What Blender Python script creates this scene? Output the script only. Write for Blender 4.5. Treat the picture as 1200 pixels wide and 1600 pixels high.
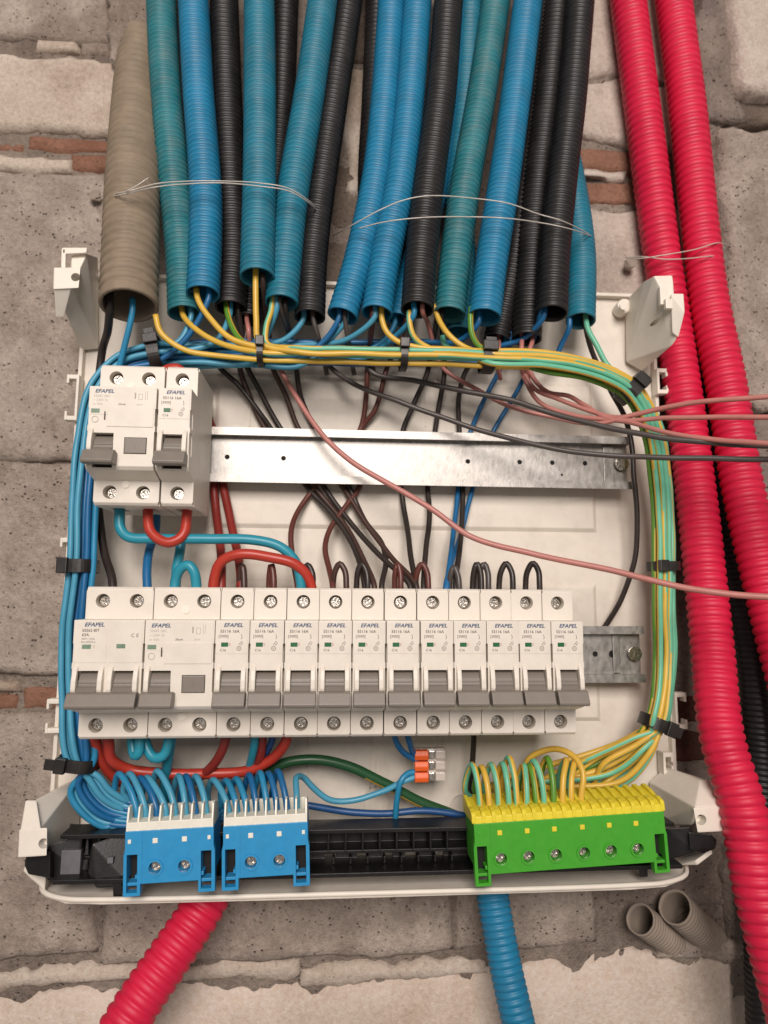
import bpy, bmesh, math, random
from mathutils import Vector, Matrix, noise
random.seed(7)
for o in list(bpy.data.objects): bpy.data.objects.remove(o)
scene = bpy.context.scene
col = scene.collection
MM = 0.001
OX, OZ = 131.0, 1300.0          # model millimetres -> world metres, panel about chest height

def wp(x, y, z): return Vector(((x - OX) * MM, y * MM, (z + OZ) * MM))

# ------------------------------------------------------------------ camera
CAM = Vector((131.03, -418.87, 33.92))
RIGHT = Vector((0.99706701, -0.0763409, 0.00542633))
UP = Vector((-0.01517834, -0.12775051, 0.99169019))
FWD = Vector((0.0750133, 0.98886393, 0.12853454))
FPX = 1047.25                     # focal length in pixels of the 1200 x 1600 photograph
cam_data = bpy.data.cameras.new('camera')
cam = bpy.data.objects.new('camera', cam_data); col.objects.link(cam)
m3 = Matrix((RIGHT, UP, -FWD)).transposed()
cam.matrix_world = Matrix.Translation(wp(*CAM)) @ m3.to_4x4()
cam_data.sensor_fit = 'VERTICAL'; cam_data.sensor_height = 24.0
cam_data.lens = FPX / 1600 * 24.0
cam_data.clip_start = 0.01; cam_data.clip_end = 50
cam_data.dof.use_dof = True; cam_data.dof.focus_distance = 0.372; cam_data.dof.aperture_fstop = 5.6
scene.camera = cam
scene.render.resolution_x = 768; scene.render.resolution_y = 1024

def W(px, py, d):
    """point seen at a photo pixel, d mm in front of the rail plane (millimetres)"""
    v = FWD + RIGHT * ((px - 600) / FPX) - UP * ((py - 800) / FPX)
    return CAM + v * ((-d - CAM.y) / v.y)

# ------------------------------------------------------------------ light
world = bpy.data.worlds.new('World'); scene.world = world; world.use_nodes = True
bg = world.node_tree.nodes['Background']
bg.inputs[0].default_value = (1.0, 0.91, 0.86, 1); bg.inputs[1].default_value = 0.25
def area(name, loc, target, size, power, colour):
    l = bpy.data.lights.new(name, 'AREA'); l.energy = power; l.color = colour; l.size = size
    o = bpy.data.objects.new(name, l); col.objects.link(o)
    o.location = loc
    o.rotation_euler = (Vector(target) - Vector(loc)).to_track_quat('-Z', 'Y').to_euler()
    return o
area('ceiling_lamp', (-0.05, -1.60, 2.02), (0.04, 0, 1.30), 0.7, 31, (1.0, 0.90, 0.845))
scene.view_settings.view_transform = 'Standard'; scene.view_settings.look = 'None'
scene.view_settings.exposure = 0.0; scene.view_settings.gamma = 1.0
scene.view_settings.use_curve_mapping = False
scene.render.engine = 'CYCLES'

# ------------------------------------------------------------------ materials
def lin(c):
    return tuple(((v / 255) / 12.92 if v <= 10 else (((v / 255) + 0.055) / 1.055) ** 2.4) for v in c)
MATS = {}
def mat(key, rgb, rough=0.45, metal=0.0, var=0.10, nscale=220, bump=0.02, bscale=900, spec=0.5,
        stretch=(1, 1, 1), trans=0.0, dust=0.0, dcol=(150, 132, 112)):
    m = bpy.data.materials.new(key); m.use_nodes = True; MATS[key] = m
    nt = m.node_tree; N = nt.nodes; L = nt.links
    b = N['Principled BSDF']
    c = lin(rgb)
    tc = N.new('ShaderNodeTexCoord'); mp = N.new('ShaderNodeMapping'); mp.inputs['Scale'].default_value = stretch
    L.new(tc.outputs['Object'], mp.inputs[0])
    n1 = N.new('ShaderNodeTexNoise'); n1.inputs['Scale'].default_value = nscale; n1.inputs['Detail'].default_value = 5
    L.new(mp.outputs[0], n1.inputs['Vector'])
    r = N.new('ShaderNodeValToRGB')
    r.color_ramp.elements[0].position = 0.3; r.color_ramp.elements[1].position = 0.72
    r.color_ramp.elements[0].color = tuple(max(0, v * (1 - var)) for v in c) + (1,)
    r.color_ramp.elements[1].color = tuple(min(1, v * (1 + var)) for v in c) + (1,)
    L.new(n1.outputs[0], r.inputs[0])
    out = r.outputs[0]
    if dust > 0:
        n3 = N.new('ShaderNodeTexNoise'); n3.inputs['Scale'].default_value = 90; n3.inputs['Detail'].default_value = 8
        n3.inputs['Roughness'].default_value = 0.7
        L.new(tc.outputs['Object'], n3.inputs['Vector'])
        mr = N.new('ShaderNodeMapRange'); mr.inputs[1].default_value = 0.45; mr.inputs[2].default_value = 0.75
        mr.inputs[3].default_value = 0.02; mr.inputs[4].default_value = dust
        L.new(n3.outputs[0], mr.inputs[0])
        mx = N.new('ShaderNodeMixRGB'); mx.inputs[2].default_value = lin(dcol) + (1,)
        L.new(mr.outputs[0], mx.inputs[0]); L.new(out, mx.inputs[1]); out = mx.outputs[0]
    L.new(out, b.inputs['Base Color'])
    b.inputs['Metallic'].default_value = metal
    b.inputs['Specular IOR Level'].default_value = spec
    mr2 = N.new('ShaderNodeMapRange'); mr2.inputs[3].default_value = max(0.05, rough - 0.08); mr2.inputs[4].default_value = min(1, rough + 0.12)
    L.new(n1.outputs[0], mr2.inputs[0]); L.new(mr2.outputs[0], b.inputs['Roughness'])
    if trans: b.inputs['Transmission Weight'].default_value = trans
    if bump:
        n2 = N.new('ShaderNodeTexNoise'); n2.inputs['Scale'].default_value = bscale; n2.inputs['Detail'].default_value = 3
        L.new(mp.outputs[0], n2.inputs['Vector'])
        bp = N.new('ShaderNodeBump'); bp.inputs['Strength'].default_value = bump * 8; bp.inputs['Distance'].default_value = 0.0004
        L.new(n2.outputs[0], bp.inputs['Height']); L.new(bp.outputs[0], b.inputs['Normal'])
    return m

def wall_mat(key, a, bcol, pores=0.5, stain=(132, 117, 106), scale=28, bumpd=0.0022, porescale=380):
    m = bpy.data.materials.new(key); m.use_nodes = True; MATS[key] = m
    nt = m.node_tree; N = nt.nodes; L = nt.links; b = N['Principled BSDF']
    tc = N.new('ShaderNodeTexCoord')
    def nz(s, det=8, ro=0.62):
        n = N.new('ShaderNodeTexNoise'); n.inputs['Scale'].default_value = s; n.inputs['Detail'].default_value = det
        n.inputs['Roughness'].default_value = ro; L.new(tc.outputs['Object'], n.inputs['Vector']); return n
    n1 = nz(scale); n2 = nz(scale * 0.35, 6, 0.7); n3 = nz(330, 6, .75); n4 = nz(porescale * .55, 3, .5)
    r = N.new('ShaderNodeValToRGB'); r.color_ramp.elements[0].position = 0.34; r.color_ramp.elements[1].position = 0.66
    r.color_ramp.elements[0].color = lin(a) + (1,); r.color_ramp.elements[1].color = lin(bcol) + (1,)
    L.new(n1.outputs[0], r.inputs[0])
    mr = N.new('ShaderNodeMapRange'); mr.inputs[1].default_value = 0.5; mr.inputs[2].default_value = 0.68; mr.inputs[4].default_value = 0.75
    L.new(n2.outputs[0], mr.inputs[0])
    mx = N.new('ShaderNodeMixRGB'); mx.inputs[2].default_value = lin(stain) + (1,)
    L.new(mr.outputs[0], mx.inputs[0]); L.new(r.outputs[0], mx.inputs[1])
    # pores
    vo = N.new('ShaderNodeTexVoronoi'); vo.inputs['Scale'].default_value = porescale
    L.new(tc.outputs['Object'], vo.inputs['Vector'])
    pr = N.new('ShaderNodeMapRange'); pr.inputs[1].default_value = 0.10; pr.inputs[2].default_value = 0.34; pr.inputs[3].default_value = 1; pr.inputs[4].default_value = 0
    L.new(vo.outputs['Distance'], pr.inputs[0])
    sel = N.new('ShaderNodeMapRange'); sel.inputs[1].default_value = 0.52; sel.inputs[2].default_value = 0.62
    L.new(n4.outputs[0], sel.inputs[0])
    pm = N.new('ShaderNodeMath'); pm.operation = 'MULTIPLY'; L.new(pr.outputs[0], pm.inputs[0]); L.new(sel.outputs[0], pm.inputs[1])
    pm2 = N.new('ShaderNodeMath'); pm2.operation = 'MULTIPLY'; pm2.inputs[1].default_value = pores; L.new(pm.outputs[0], pm2.inputs[0])
    mx2 = N.new('ShaderNodeMixRGB'); mx2.inputs[2].default_value = lin((82, 68, 58)) + (1,)
    L.new(pm2.outputs[0], mx2.inputs[0]); L.new(mx.outputs[0], mx2.inputs[1])
    g = N.new('ShaderNodeMixRGB'); g.blend_type = 'OVERLAY'; g.inputs[0].default_value = 0.6
    L.new(mx2.outputs[0], g.inputs[1]); L.new(n3.outputs[0], g.inputs[2])
    L.new(g.outputs[0], b.inputs['Base Color'])
    b.inputs['Roughness'].default_value = 0.95; b.inputs['Specular IOR Level'].default_value = 0.15
    # relief
    ad = N.new('ShaderNodeMath'); ad.operation = 'SUBTRACT'; L.new(n3.outputs[0], ad.inputs[0])
    L.new(pm2.outputs[0], ad.inputs[1])
    ad2 = N.new('ShaderNodeMath'); ad2.operation = 'ADD'; L.new(ad.outputs[0], ad2.inputs[0]); L.new(n1.outputs[0], ad2.inputs[1])
    bp = N.new('ShaderNodeBump'); bp.inputs['Strength'].default_value = 1.0; bp.inputs['Distance'].default_value = bumpd * 1.2
    L.new(ad2.outputs[0], bp.inputs['Height']); L.new(bp.outputs[0], b.inputs['Normal'])
    return m

mat('white', (224, 217, 205), 0.42, var=0.03, nscale=60, bump=0.01, dust=0.16)
mat('white_old', (226, 218, 205), 0.5, var=0.04, nscale=40, bump=0.012, dust=0.22)
mat('post_white', (232, 225, 212), 0.45, var=0.03, nscale=60, bump=0.01, dust=0.12)
mat('cream', (232, 230, 216), 0.4, var=0.03, bump=0.01, dust=0.08)
mat('seam', (70, 62, 54), 0.7)
mat('grey_toggle', (122, 115, 107), 0.42, var=0.05, bump=0.015, dust=0.12)
mat('ink_blue', (6, 62, 104), 0.6); mat('ink_grey', (92, 82, 78), 0.7); mat('ink_faint', (168, 158, 148), 0.7)
mat('ink_red', (165, 95, 88), 0.7)
mat('green_flag', (20, 92, 52), 0.35); mat('dull_flag', (112, 136, 116), 0.35)
mat('zinc', (170, 167, 162), 0.46, 1.0, var=0.26, nscale=190, bump=0.02, bscale=500, stretch=(1.6, 1, .9))
mat('steel', (205, 200, 192), 0.24, 1.0, var=0.22, nscale=500, bump=0.04, bscale=1200)
mat('recess_shade', (22, 19, 17), 0.8)  # near-black that paints the shade inside holes and pockets
mat('black_plastic', (13, 12, 13), 0.38, var=0.2, bump=0.02, dust=0.06, dcol=(92, 86, 82))
mat('grey_panel', (104, 102, 106), 0.55)
mat('tie_black', (20, 19, 19), 0.38, var=0.15, dust=0.08)
mat('block_blue', (34, 142, 196), 0.42, var=0.05, bump=0.01, dust=0.06)
mat('block_green', (62, 160, 38), 0.42, var=0.05, bump=0.01, dust=0.06)
mat('block_yellow', (226, 208, 52), 0.42, var=0.05, bump=0.01, dust=0.05)
mat('orange', (232, 98, 38), 0.35, var=0.05)
mat('clear', (225, 214, 204), 0.15, var=0.03, trans=0.25)
mat('nylon', (222, 216, 206), 0.2, var=0.05, trans=0.35)
mat('conduit_blue', (3, 117, 157), 0.46, var=0.12, nscale=70, dust=0.09)
mat('conduit_teal', (8, 112, 136), 0.48, var=0.14, nscale=70, dust=0.14)
mat('conduit_sea', (24, 112, 122), 0.5, var=0.16, nscale=60, dust=0.22)
mat('conduit_black', (19, 18, 19), 0.45, var=0.2, nscale=70, dust=0.12, dcol=(100, 95, 92))
mat('conduit_red', (206, 14, 62), 0.5, var=0.08, nscale=60, dust=0.10, dcol=(200, 90, 100))
mat('conduit_grey', (128, 114, 96), 0.65, var=0.12, nscale=60, dust=0.45, dcol=(165, 145, 122))
mat('conduit_stub', (140, 128, 116), 0.7, var=0.14, nscale=60, dust=0.7, dcol=(150, 136, 120))
for k, c in dict(w_blue=(34, 132, 174), w_sky=(70, 152, 182), w_deep=(12, 98, 150), w_navy=(18, 74, 128), w_teal=(32, 142, 164), w_red=(178, 52, 38), w_dred=(134, 40, 34),
                 w_black=(42, 35, 33), w_char=(72, 66, 64), w_brown=(92, 46, 38), w_dbrown=(66, 44, 38), w_pink=(184, 120, 112), w_yellow=(214, 174, 66), w_gold=(196, 156, 64),
                 w_mint=(102, 184, 152), w_green=(88, 140, 44), w_dgreen=(24, 78, 44), w_olive=(150, 150, 50)).items():
    mat(k, c, 0.36, var=0.07, nscale=120, bump=0.008, dust=0.05)
wall_mat('concrete', (158, 145, 134), (196, 182, 169), pores=0.75)
wall_mat('concrete_dark', (126, 115, 108), (160, 147, 137), pores=0.8)  # darker concrete, carries the shade of the right-hand masonry
wall_mat('lime', (188, 173, 158), (214, 201, 187), pores=0.25, stain=(150, 130, 110), scale=18, bumpd=0.0014)
wall_mat('plaster', (202, 186, 171), (224, 209, 195), pores=0.12, stain=(182, 160, 138), scale=14, bumpd=0.0012)
wall_mat('pale_plaster', (188, 174, 162), (216, 203, 190), pores=0.2, stain=(158, 142, 130), scale=22, bumpd=0.0018)
wall_mat('mortar', (148, 135, 124), (184, 169, 156), pores=0.6, bumpd=0.004)
wall_mat('brick_red', (134, 96, 78), (162, 122, 102), pores=0.45, stain=(120, 84, 70), bumpd=0.002)
wall_mat('brick_dark', (86, 54, 46), (112, 72, 62), pores=0.4, stain=(70, 50, 44), bumpd=0.002)
wall_mat('stone', (120, 106, 95), (152, 136, 122), pores=0.35, stain=(98, 86, 78), scale=36, bumpd=0.003)

# ------------------------------------------------------------------ builders
def tag(o, label=None, cat=None, group=None, kind=None):
    if label: o['label'] = label
    if cat: o['category'] = cat
    if group: o['group'] = group
    if kind: o['kind'] = kind
    return o
def thing(name, label, cat, origin, group=None):
    o = bpy.data.objects.new(name, None); o.empty_display_size = 0.01
    col.objects.link(o); o.location = wp(*origin); o['origin_mm'] = list(origin)
    tag(o, label, cat, group); return o
class MB:
    """collects geometry in millimetres; build() links ONE mesh object"""
    def __init__(self): self.bm = bmesh.new()
    def box(self, x0, x1, d0, d1, z0, z1, bev=0.0, seg=2, taper=None):
        b = bmesh.new()
        bmesh.ops.create_cube(b, size=1.0)
        for v in b.verts:
            v.co = Vector((x0 + (v.co.x + .5) * (x1 - x0), -(d0 + (0.5 - v.co.y) * (d1 - d0)), z0 + (v.co.z + .5) * (z1 - z0)))
        if bev: bmesh.ops.bevel(b, geom=b.edges[:], offset=bev, segments=seg, affect='EDGES', profile=.6)
        self.merge(b); return self
    def merge(self, b, mi=0):
        me = bpy.data.meshes.new('tmp'); bmesh.ops.recalc_face_normals(b, faces=b.faces[:])
        if b.calc_volume(signed=True) < 0: bmesh.ops.reverse_faces(b, faces=b.faces[:])
        b.to_mesh(me); b.free(); self.bm.from_mesh(me); bpy.data.meshes.remove(me)
    def hull(self, pts, bev=0.0):
        b = bmesh.new()
        for p in pts: b.verts.new(p)
        r = bmesh.ops.convex_hull(b, input=b.verts[:])
        bmesh.ops.delete(b, geom=[g for g in r['geom_interior'] if isinstance(g, bmesh.types.BMVert)], context='VERTS')
        bmesh.ops.dissolve_limit(b, angle_limit=0.06, verts=b.verts[:], edges=b.edges[:])
        if bev: bmesh.ops.bevel(b, geom=b.edges[:], offset=bev, segments=2, affect='EDGES', profile=.6, clamp_overlap=True)
        self.merge(b); return self
    def prism(self, prof, x0, x1, bev=0.0, seg=2):
        """profile in (d, z), extruded along x"""
        b = bmesh.new()
        f = b.faces.new([b.verts.new((x0, -d, z)) for d, z in prof])
        e = bmesh.ops.extrude_face_region(b, geom=[f])
        for v in e['geom']:
            if isinstance(v, bmesh.types.BMVert): v.co.x = x1
        if bev: bmesh.ops.bevel(b, geom=b.edges[:], offset=bev, segments=seg, affect='EDGES', profile=.6, clamp_overlap=True)
        self.merge(b); return self
    def plate(self, outline, d0, d1, bev=0.0):
        """outline in (x, z), extruded along depth"""
        b = bmesh.new()
        f = b.faces.new([b.verts.new((x, -d0, z)) for x, z in outline])
        e = bmesh.ops.extrude_face_region(b, geom=[f])
        for v in e['geom']:
            if isinstance(v, bmesh.types.BMVert): v.co.y = -d1
        if bev: bmesh.ops.bevel(b, geom=b.edges[:], offset=bev, segments=2, affect='EDGES', profile=.6, clamp_overlap=True)
        self.merge(b); return self
    def cyl(self, c, axis, r, h, seg=24, r2=None, bev=0.0):
        b = bmesh.new()
        bmesh.ops.create_cone(b, cap_ends=True, segments=seg, radius1=r, radius2=r if r2 is None else r2, depth=h)
        if bev: bmesh.ops.bevel(b, geom=[e for e in b.edges if len(e.link_faces) == 2 and any(len(f.verts) > 4 for f in e.link_faces)], offset=bev, segments=2, affect='EDGES')
        q = Vector(axis).normalized().to_track_quat('Z', 'Y').to_matrix().to_4x4()
        for v in b.verts: v.co = (q @ v.co) + Vector(c)
        self.merge(b); return self
    def ring(self, c, axis, r0, r1, h, seg=28):
        b = bmesh.new(); V = []
        q = Vector(axis).normalized().to_track_quat('Z', 'Y').to_matrix()
        for (r, z) in ((r0, -h / 2), (r1, -h / 2), (r1, h / 2), (r0, h / 2)):
            V.append([b.verts.new(q @ Vector((r * math.cos(2 * math.pi * i / seg), r * math.sin(2 * math.pi * i / seg), z)) + Vector(c)) for i in range(seg)])
        for a in range(4):
            for i in range(seg):
                b.faces.new((V[a][i], V[a][(i + 1) % seg], V[(a + 1) % 4][(i + 1) % seg], V[(a + 1) % 4][i]))
        self.merge(b); return self
    def mesh(self, name, origin=(0, 0, 0), smooth=False):
        o = Vector(origin)
        for v in self.bm.verts: v.co = (v.co - o) * MM
        me = bpy.data.meshes.new(name); self.bm.to_mesh(me); self.bm.free()
        if smooth:
            for p in me.polygons: p.use_smooth = True
        return me
    def build(self, name, m, parent=None, origin=None, smooth=False):
        if origin is None: origin = parent['origin_mm'] if parent and 'origin_mm' in parent else (0, 0, 0)
        return link(name, self.mesh(name, origin, smooth), m, parent, origin)
def link(name, me, m, parent=None, origin=(0, 0, 0)):
    if len(me.materials): me.materials.clear()
    for k in (m if isinstance(m, (list, tuple)) else [m]): me.materials.append(MATS[k])
    o = bpy.data.objects.new(name, me); col.objects.link(o)
    if parent:
        o.parent = parent; o['origin_mm'] = list(origin)
    else: o.location = wp(*origin); o['origin_mm'] = list(origin)
    return o
def cut(body, cutter, self_x=False):
    """boolean difference of two MB in mm -> new MB"""
    ma = body.mesh('a'); mb = cutter.mesh('b')
    a = bpy.data.objects.new('a', ma); b = bpy.data.objects.new('b', mb); col.objects.link(a); col.objects.link(b)
    a.scale = b.scale = (1000, 1000, 1000)
    md = a.modifiers.new('x', 'BOOLEAN'); md.operation = 'DIFFERENCE'; md.object = b; md.solver = 'EXACT'; md.use_self = self_x
    dg = bpy.context.evaluated_depsgraph_get(); dg.update()
    me = bpy.data.meshes.new_from_object(a.evaluated_get(dg))
    out = MB(); out.bm.from_mesh(me)
    for v in out.bm.verts: v.co *= 1000
    bmesh.ops.triangulate(out.bm, faces=[f for f in out.bm.faces if len(f.verts) > 4], ngon_method='EAR_CLIP')
    bpy.data.objects.remove(a); bpy.data.objects.remove(b)
    return out
def text_mesh(s, size, x, z, d, shear=0.0, align='LEFT', width=1.0, bold=0.0):
    c = bpy.data.curves.new('t', 'FONT'); c.body = s; c.size = size; c.shear = shear; c.align_x = align; c.align_y = 'CENTER'
    c.resolution_u = 2; c.offset = bold
    o = bpy.data.objects.new('t', c); col.objects.link(o)
    dg = bpy.context.evaluated_depsgraph_get(); dg.update()
    me = bpy.data.meshes.new_from_object(o.evaluated_get(dg))
    bpy.data.objects.remove(o); bpy.data.curves.remove(c)
    b = bmesh.new(); b.from_mesh(me); bpy.data.meshes.remove(me)
    for v in b.verts: v.co = Vector((x + v.co.x * width, -d, z + v.co.y))
    return b
class Text(MB):
    def add(self, *a, **k):
        b = text_mesh(*a, **k); me = bpy.data.meshes.new('t'); b.to_mesh(me); b.free(); self.bm.from_mesh(me); bpy.data.meshes.remove(me); return self

# ---- curves
def spline(P, step):
    """Catmull-Rom (centripetal-ish) through points, resampled at step"""
    P = [Vector(p) for p in P]
    Q = [P[0] * 2 - P[1]] + P + [P[-1] * 2 - P[-2]]
    D = []
    for i in range(1, len(Q) - 2):
        p0, p1, p2, p3 = Q[i - 1:i + 3]
        t0 = 0; t1 = t0 + max((p1 - p0).length, 1e-6) ** .5; t2 = t1 + max((p2 - p1).length, 1e-6) ** .5; t3 = t2 + max((p3 - p2).length, 1e-6) ** .5
        n = max(6, int((p2 - p1).length / max(step, .5) * 2))
        for k in range(n):
            t = t1 + (t2 - t1) * k / n
            A1 = p0 * ((t1 - t) / (t1 - t0)) + p1 * ((t - t0) / (t1 - t0)); A2 = p1 * ((t2 - t) / (t2 - t1)) + p2 * ((t - t1) / (t2 - t1))
            A3 = p2 * ((t3 - t) / (t3 - t2)) + p3 * ((t - t2) / (t3 - t2))
            B1 = A1 * ((t2 - t) / (t2 - t0)) + A2 * ((t - t0) / (t2 - t0)); B2 = A2 * ((t3 - t) / (t3 - t1)) + A3 * ((t - t1) / (t3 - t1))
            D.append(B1 * ((t2 - t) / (t2 - t1)) + B2 * ((t - t1) / (t2 - t1)))
    D.append(P[-1])
    # resample by arc length
    L = [0]
    for i in range(1, len(D)): L.append(L[-1] + (D[i] - D[i - 1]).length)
    n = max(2, int(round(L[-1] / step))); R = []; j = 0
    for k in range(n + 1):
        s = L[-1] * k / n
        while j < len(L) - 2 and L[j + 1] < s: j += 1
        f = (s - L[j]) / max(L[j + 1] - L[j], 1e-9)
        R.append(D[j].lerp(D[j + 1], min(1, max(0, f))))
    return R
def frames(R):
    T = [(R[min(i + 1, len(R) - 1)] - R[max(i - 1, 0)]).normalized() for i in range(len(R))]
    u = T[0].orthogonal().normalized(); F = []
    ref = Vector((0, -1, 0))
    u = (ref - T[0] * ref.dot(T[0]))
    u = u.normalized() if u.length > 1e-3 else T[0].orthogonal().normalized()
    for t in T:
        u = (u - t * u.dot(t)).normalized(); F.append((u, t.cross(u)))
    return F
def tube_mesh(R, rad, seg, origin, name, cap=True, stripe=None):
    """rad: function of ring index; stripe: (mask of segments green, twist per ring, start)"""
    F = frames(R); o = Vector(origin); vs = []; fs = []; mi = []
    for i, p in enumerate(R):
        u, v = F[i]; r = rad(i) if callable(rad) else rad
        for k in range(seg):
            a = 2 * math.pi * k / seg
            vs.append((p + u * (r * math.cos(a)) + v * (r * math.sin(a)) - o) * MM)
    for i in range(len(R) - 1):
        for k in range(seg):
            fs.append((i * seg + k, i * seg + (k + 1) % seg, (i + 1) * seg + (k + 1) % seg, (i + 1) * seg + k))
            if stripe:
                mask, tw, st = stripe
                mi.append(1 if (k + int(st + tw * i)) % seg in mask else 0)
            else: mi.append(0)
    if cap:
        fs.append(tuple(reversed(range(seg)))); mi.append(0)
        fs.append(tuple(range((len(R) - 1) * seg, len(R) * seg))); mi.append(0)
    me = bpy.data.meshes.new(name); me.from_pydata(vs, [], fs)
    for p, m_ in zip(me.polygons, mi): p.material_index = m_; p.use_smooth = True
    me.update(); return me
def P3(pts): return [W(*p) for p in pts]
def wire(pts, r, m, label, group=None, step=2.0, name='wire', raw=False, stripe=None, seg=10):
    Q = pts if raw else P3(pts)
    R = spline(Q, step)
    # hand-bent copper is never perfectly smooth
    s = random.random() * 99
    R = [p + Vector((noise.noise((s, i * .09, 0)), noise.noise((s, i * .09, 7)), noise.noise((s, i * .09, 13)))) * 0.45 for i, p in enumerate(R)]
    me = tube_mesh(R, r, 12 if stripe else seg, Q[0], name, stripe=stripe)
    o = link(name, me, m, None, Q[0]); tag(o, label, 'wire', group); return o
def conduit(pts, r, pitch, m, label, group=None, open_end=True, depth=0.07, name='corrugated_conduit', open_start=False):
    """corrugated pipe; the last point is its cut end"""
    Q = P3(pts); n = 6
    R = spline(Q, pitch / n)
    s = random.random() * 99
    prof = [1 - depth * 1.25, 1 - depth * .5, 1, 1, 1, 1 - depth * .6]
    seg = 24; sq = [1 + 0.025 * noise.noise((s, i * .01, 3)) for i in range(len(R))]
    F = frames(R); o = Vector(Q[0]); vs = []; fs = []
    rings = [(i, prof[i % n] * r * sq[i]) for i in range(len(R))]
    last = len(R) - 1; inner = 0.885 * r
    for q in range(max(0, last - 2), last + 1): rings[q] = (q, r * sq[q])
    if open_end: rings += [(last, inner)] + [(max(0, last - k * n), inner) for k in range(1, 22)]
    jag = [1 + 0.016 * random.uniform(-1, 1) for _ in range(seg)]
    for q, (i, rr) in enumerate(rings):
        u, v = F[i]; p = R[i]
        for k in range(seg):
            a = 2 * math.pi * k / seg
            off = F[i][0].cross(F[i][1]) * 0
            vs.append((p + (u * math.cos(a) + v * math.sin(a)) * rr * jag[k] - o) * MM)
    nr = len(rings)
    for q in range(nr - 1):
        for k in range(seg):
            fs.append((q * seg + k, q * seg + (k + 1) % seg, (q + 1) * seg + (k + 1) % seg, (q + 1) * seg + k))
    fs.append(tuple(range((nr - 1) * seg, nr * seg)))
    if not open_start: fs.append(tuple(reversed(range(seg))))
    me = bpy.data.meshes.new(name); me.from_pydata(vs, [], fs)
    for p in me.polygons: p.use_smooth = True
    me.update()
    ob = link(name, me, m, None, Q[0]); tag(ob, label, 'conduit', group); return ob

# ================================================================== THE WALL
def sheet(name, x0, x1, z0, z1, dfun, res, m, parent=None, xz=None, skirt=0.0):
    nx = max(2, int((x1 - x0) / res)); nz = max(2, int((z1 - z0) / res)); vs = []; fs = []
    for j in range(nz + 1):
        for i in range(nx + 1):
            u, v = i / nx, j / nz
            x = x0 + (x1 - x0) * u; z = z0 + (z1 - z0) * v
            if xz: x, z = xz(x, z, u, v)
            vs.append((x, -dfun(x, z, u, v), z))
    for j in range(nz):
        for i in range(nx):
            a = j * (nx + 1) + i; fs.append((a, a + 1, a + nx + 2, a + nx + 1))
    if skirt:
        loop = [i for i in range(nx + 1)] + [j * (nx + 1) + nx for j in range(1, nz + 1)] + [nz * (nx + 1) + i for i in range(nx - 1, -1, -1)] + [j * (nx + 1) for j in range(nz - 1, 0, -1)]
        base = len(vs)
        for k in loop: vs.append((vs[k][0], vs[k][1] + skirt, vs[k][2]))
        L = len(loop)
        for k in range(L): fs.append((loop[k], base + k, base + (k + 1) % L, loop[(k + 1) % L]))
    org = (x0, 0, z0) if parent is None else tuple(parent['origin_mm'])
    me = bpy.data.meshes.new(name)
    me.from_pydata([((x - org[0]) * MM, (y - org[1]) * MM, (z - org[2]) * MM) for x, y, z in vs], [], fs)
    for p in me.polygons: p.use_smooth = True
    me.update()
    return link(name, me, m, parent, org)
def fr(x, z, s, off=0, o=5):
    return noise.fractal((x / s, z / s, off), 1.0, 2.0, o)
WALL_D = -33.5
wall = sheet('wall', -270, 640, -440, 660, lambda x, z, u, v: WALL_D + 1.8 * fr(x, z, 34, 2) + 1.2 * fr(x, z, 9, 4), 4.5, 'mortar')
tag(wall, kind='structure'); tag(wall, 'rough unplastered masonry wall of concrete blocks, brick strips and lime mortar behind the panel')
def block(px, name='block', m='concrete', d=-29, amp=1.2, edge=1.7, rnd=3.2, res=3.0, seed=None, tilt=(0, 0), topf=None):
    """rough piece of masonry covering a photo rectangle (x0, y0, x1, y1), its face d mm from the rail plane"""
    x0, y0, x1, y1 = px
    a = W(x0, (y0 + y1) / 2, d); b = W(x1, (y0 + y1) / 2, d); t = W((x0 + x1) / 2, y0, d); bo = W((x0 + x1) / 2, y1, d)
    s = seed if seed is not None else random.random() * 200
    w = b.x - a.x; h = t.z - bo.z
    def xz(x, z, u, v):
        fx = (1 - u) ** 6 - u ** 6; fz = (1 - v) ** 6 - v ** 6
        e = edge * (1.8 * fr(x, z, 48, s) + .7 * fr(x, z, 14, s + 3) + .25 * fr(x, z, 4, s + 5))
        return x + e * (abs(fx)), z + e * abs(fz) + (topf(x) * v ** 3 if topf else 0)
    def df(x, z, u, v):
        ex = min(u * w, (1 - u) * w); ez = min(v * h, (1 - v) * h); e = min(ex, ez)
        q = max(0, 1 - e / rnd)
        return d + amp * (fr(x, z, 40, s) * 1.3 + 0.5 * fr(x, z, 8, s + 9)) - 3.6 * q * q + tilt[0] * (u - .5) + tilt[1] * (v - .5)
    return sheet(name, a.x, b.x, bo.z, t.z, df, res, m, wall, xz, skirt=14)
# left of the conduits
block((-110, -120, 236, 60), m='concrete', d=-29, seed=1)
block((168, -60, 262, 96), 'mortar_lump', 'concrete', d=-19, amp=2.5, edge=5, rnd=14, res=2.4, seed=41)
block((52, 60, 118, 80), 'stone', 'lime', d=-30, res=2, rnd=3)
block((126, 64, 232, 86), 'stone', 'concrete', d=-31, res=2, rnd=3)
block((-110, 82, 225, 206), m='lime', d=-28, amp=.9, edge=3.5, seed=5)
block((-110, 217, 40, 236), 'brick', 'brick_red', d=-32, res=2, rnd=3, edge=1.2)
block((42, 214, 250, 240), 'brick', 'brick_red', d=-32, res=2, rnd=3, edge=1.2)
block((-110, 240, 108, 264), 'stone', 'lime', d=-27, res=2, rnd=3, edge=1.5)
block((110, 240, 250, 270), 'brick', 'brick_red', d=-31, res=2, rnd=3, edge=1.2)
block((-110, 268, 380, 719), m='concrete', d=-28, seed=11)
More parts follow.
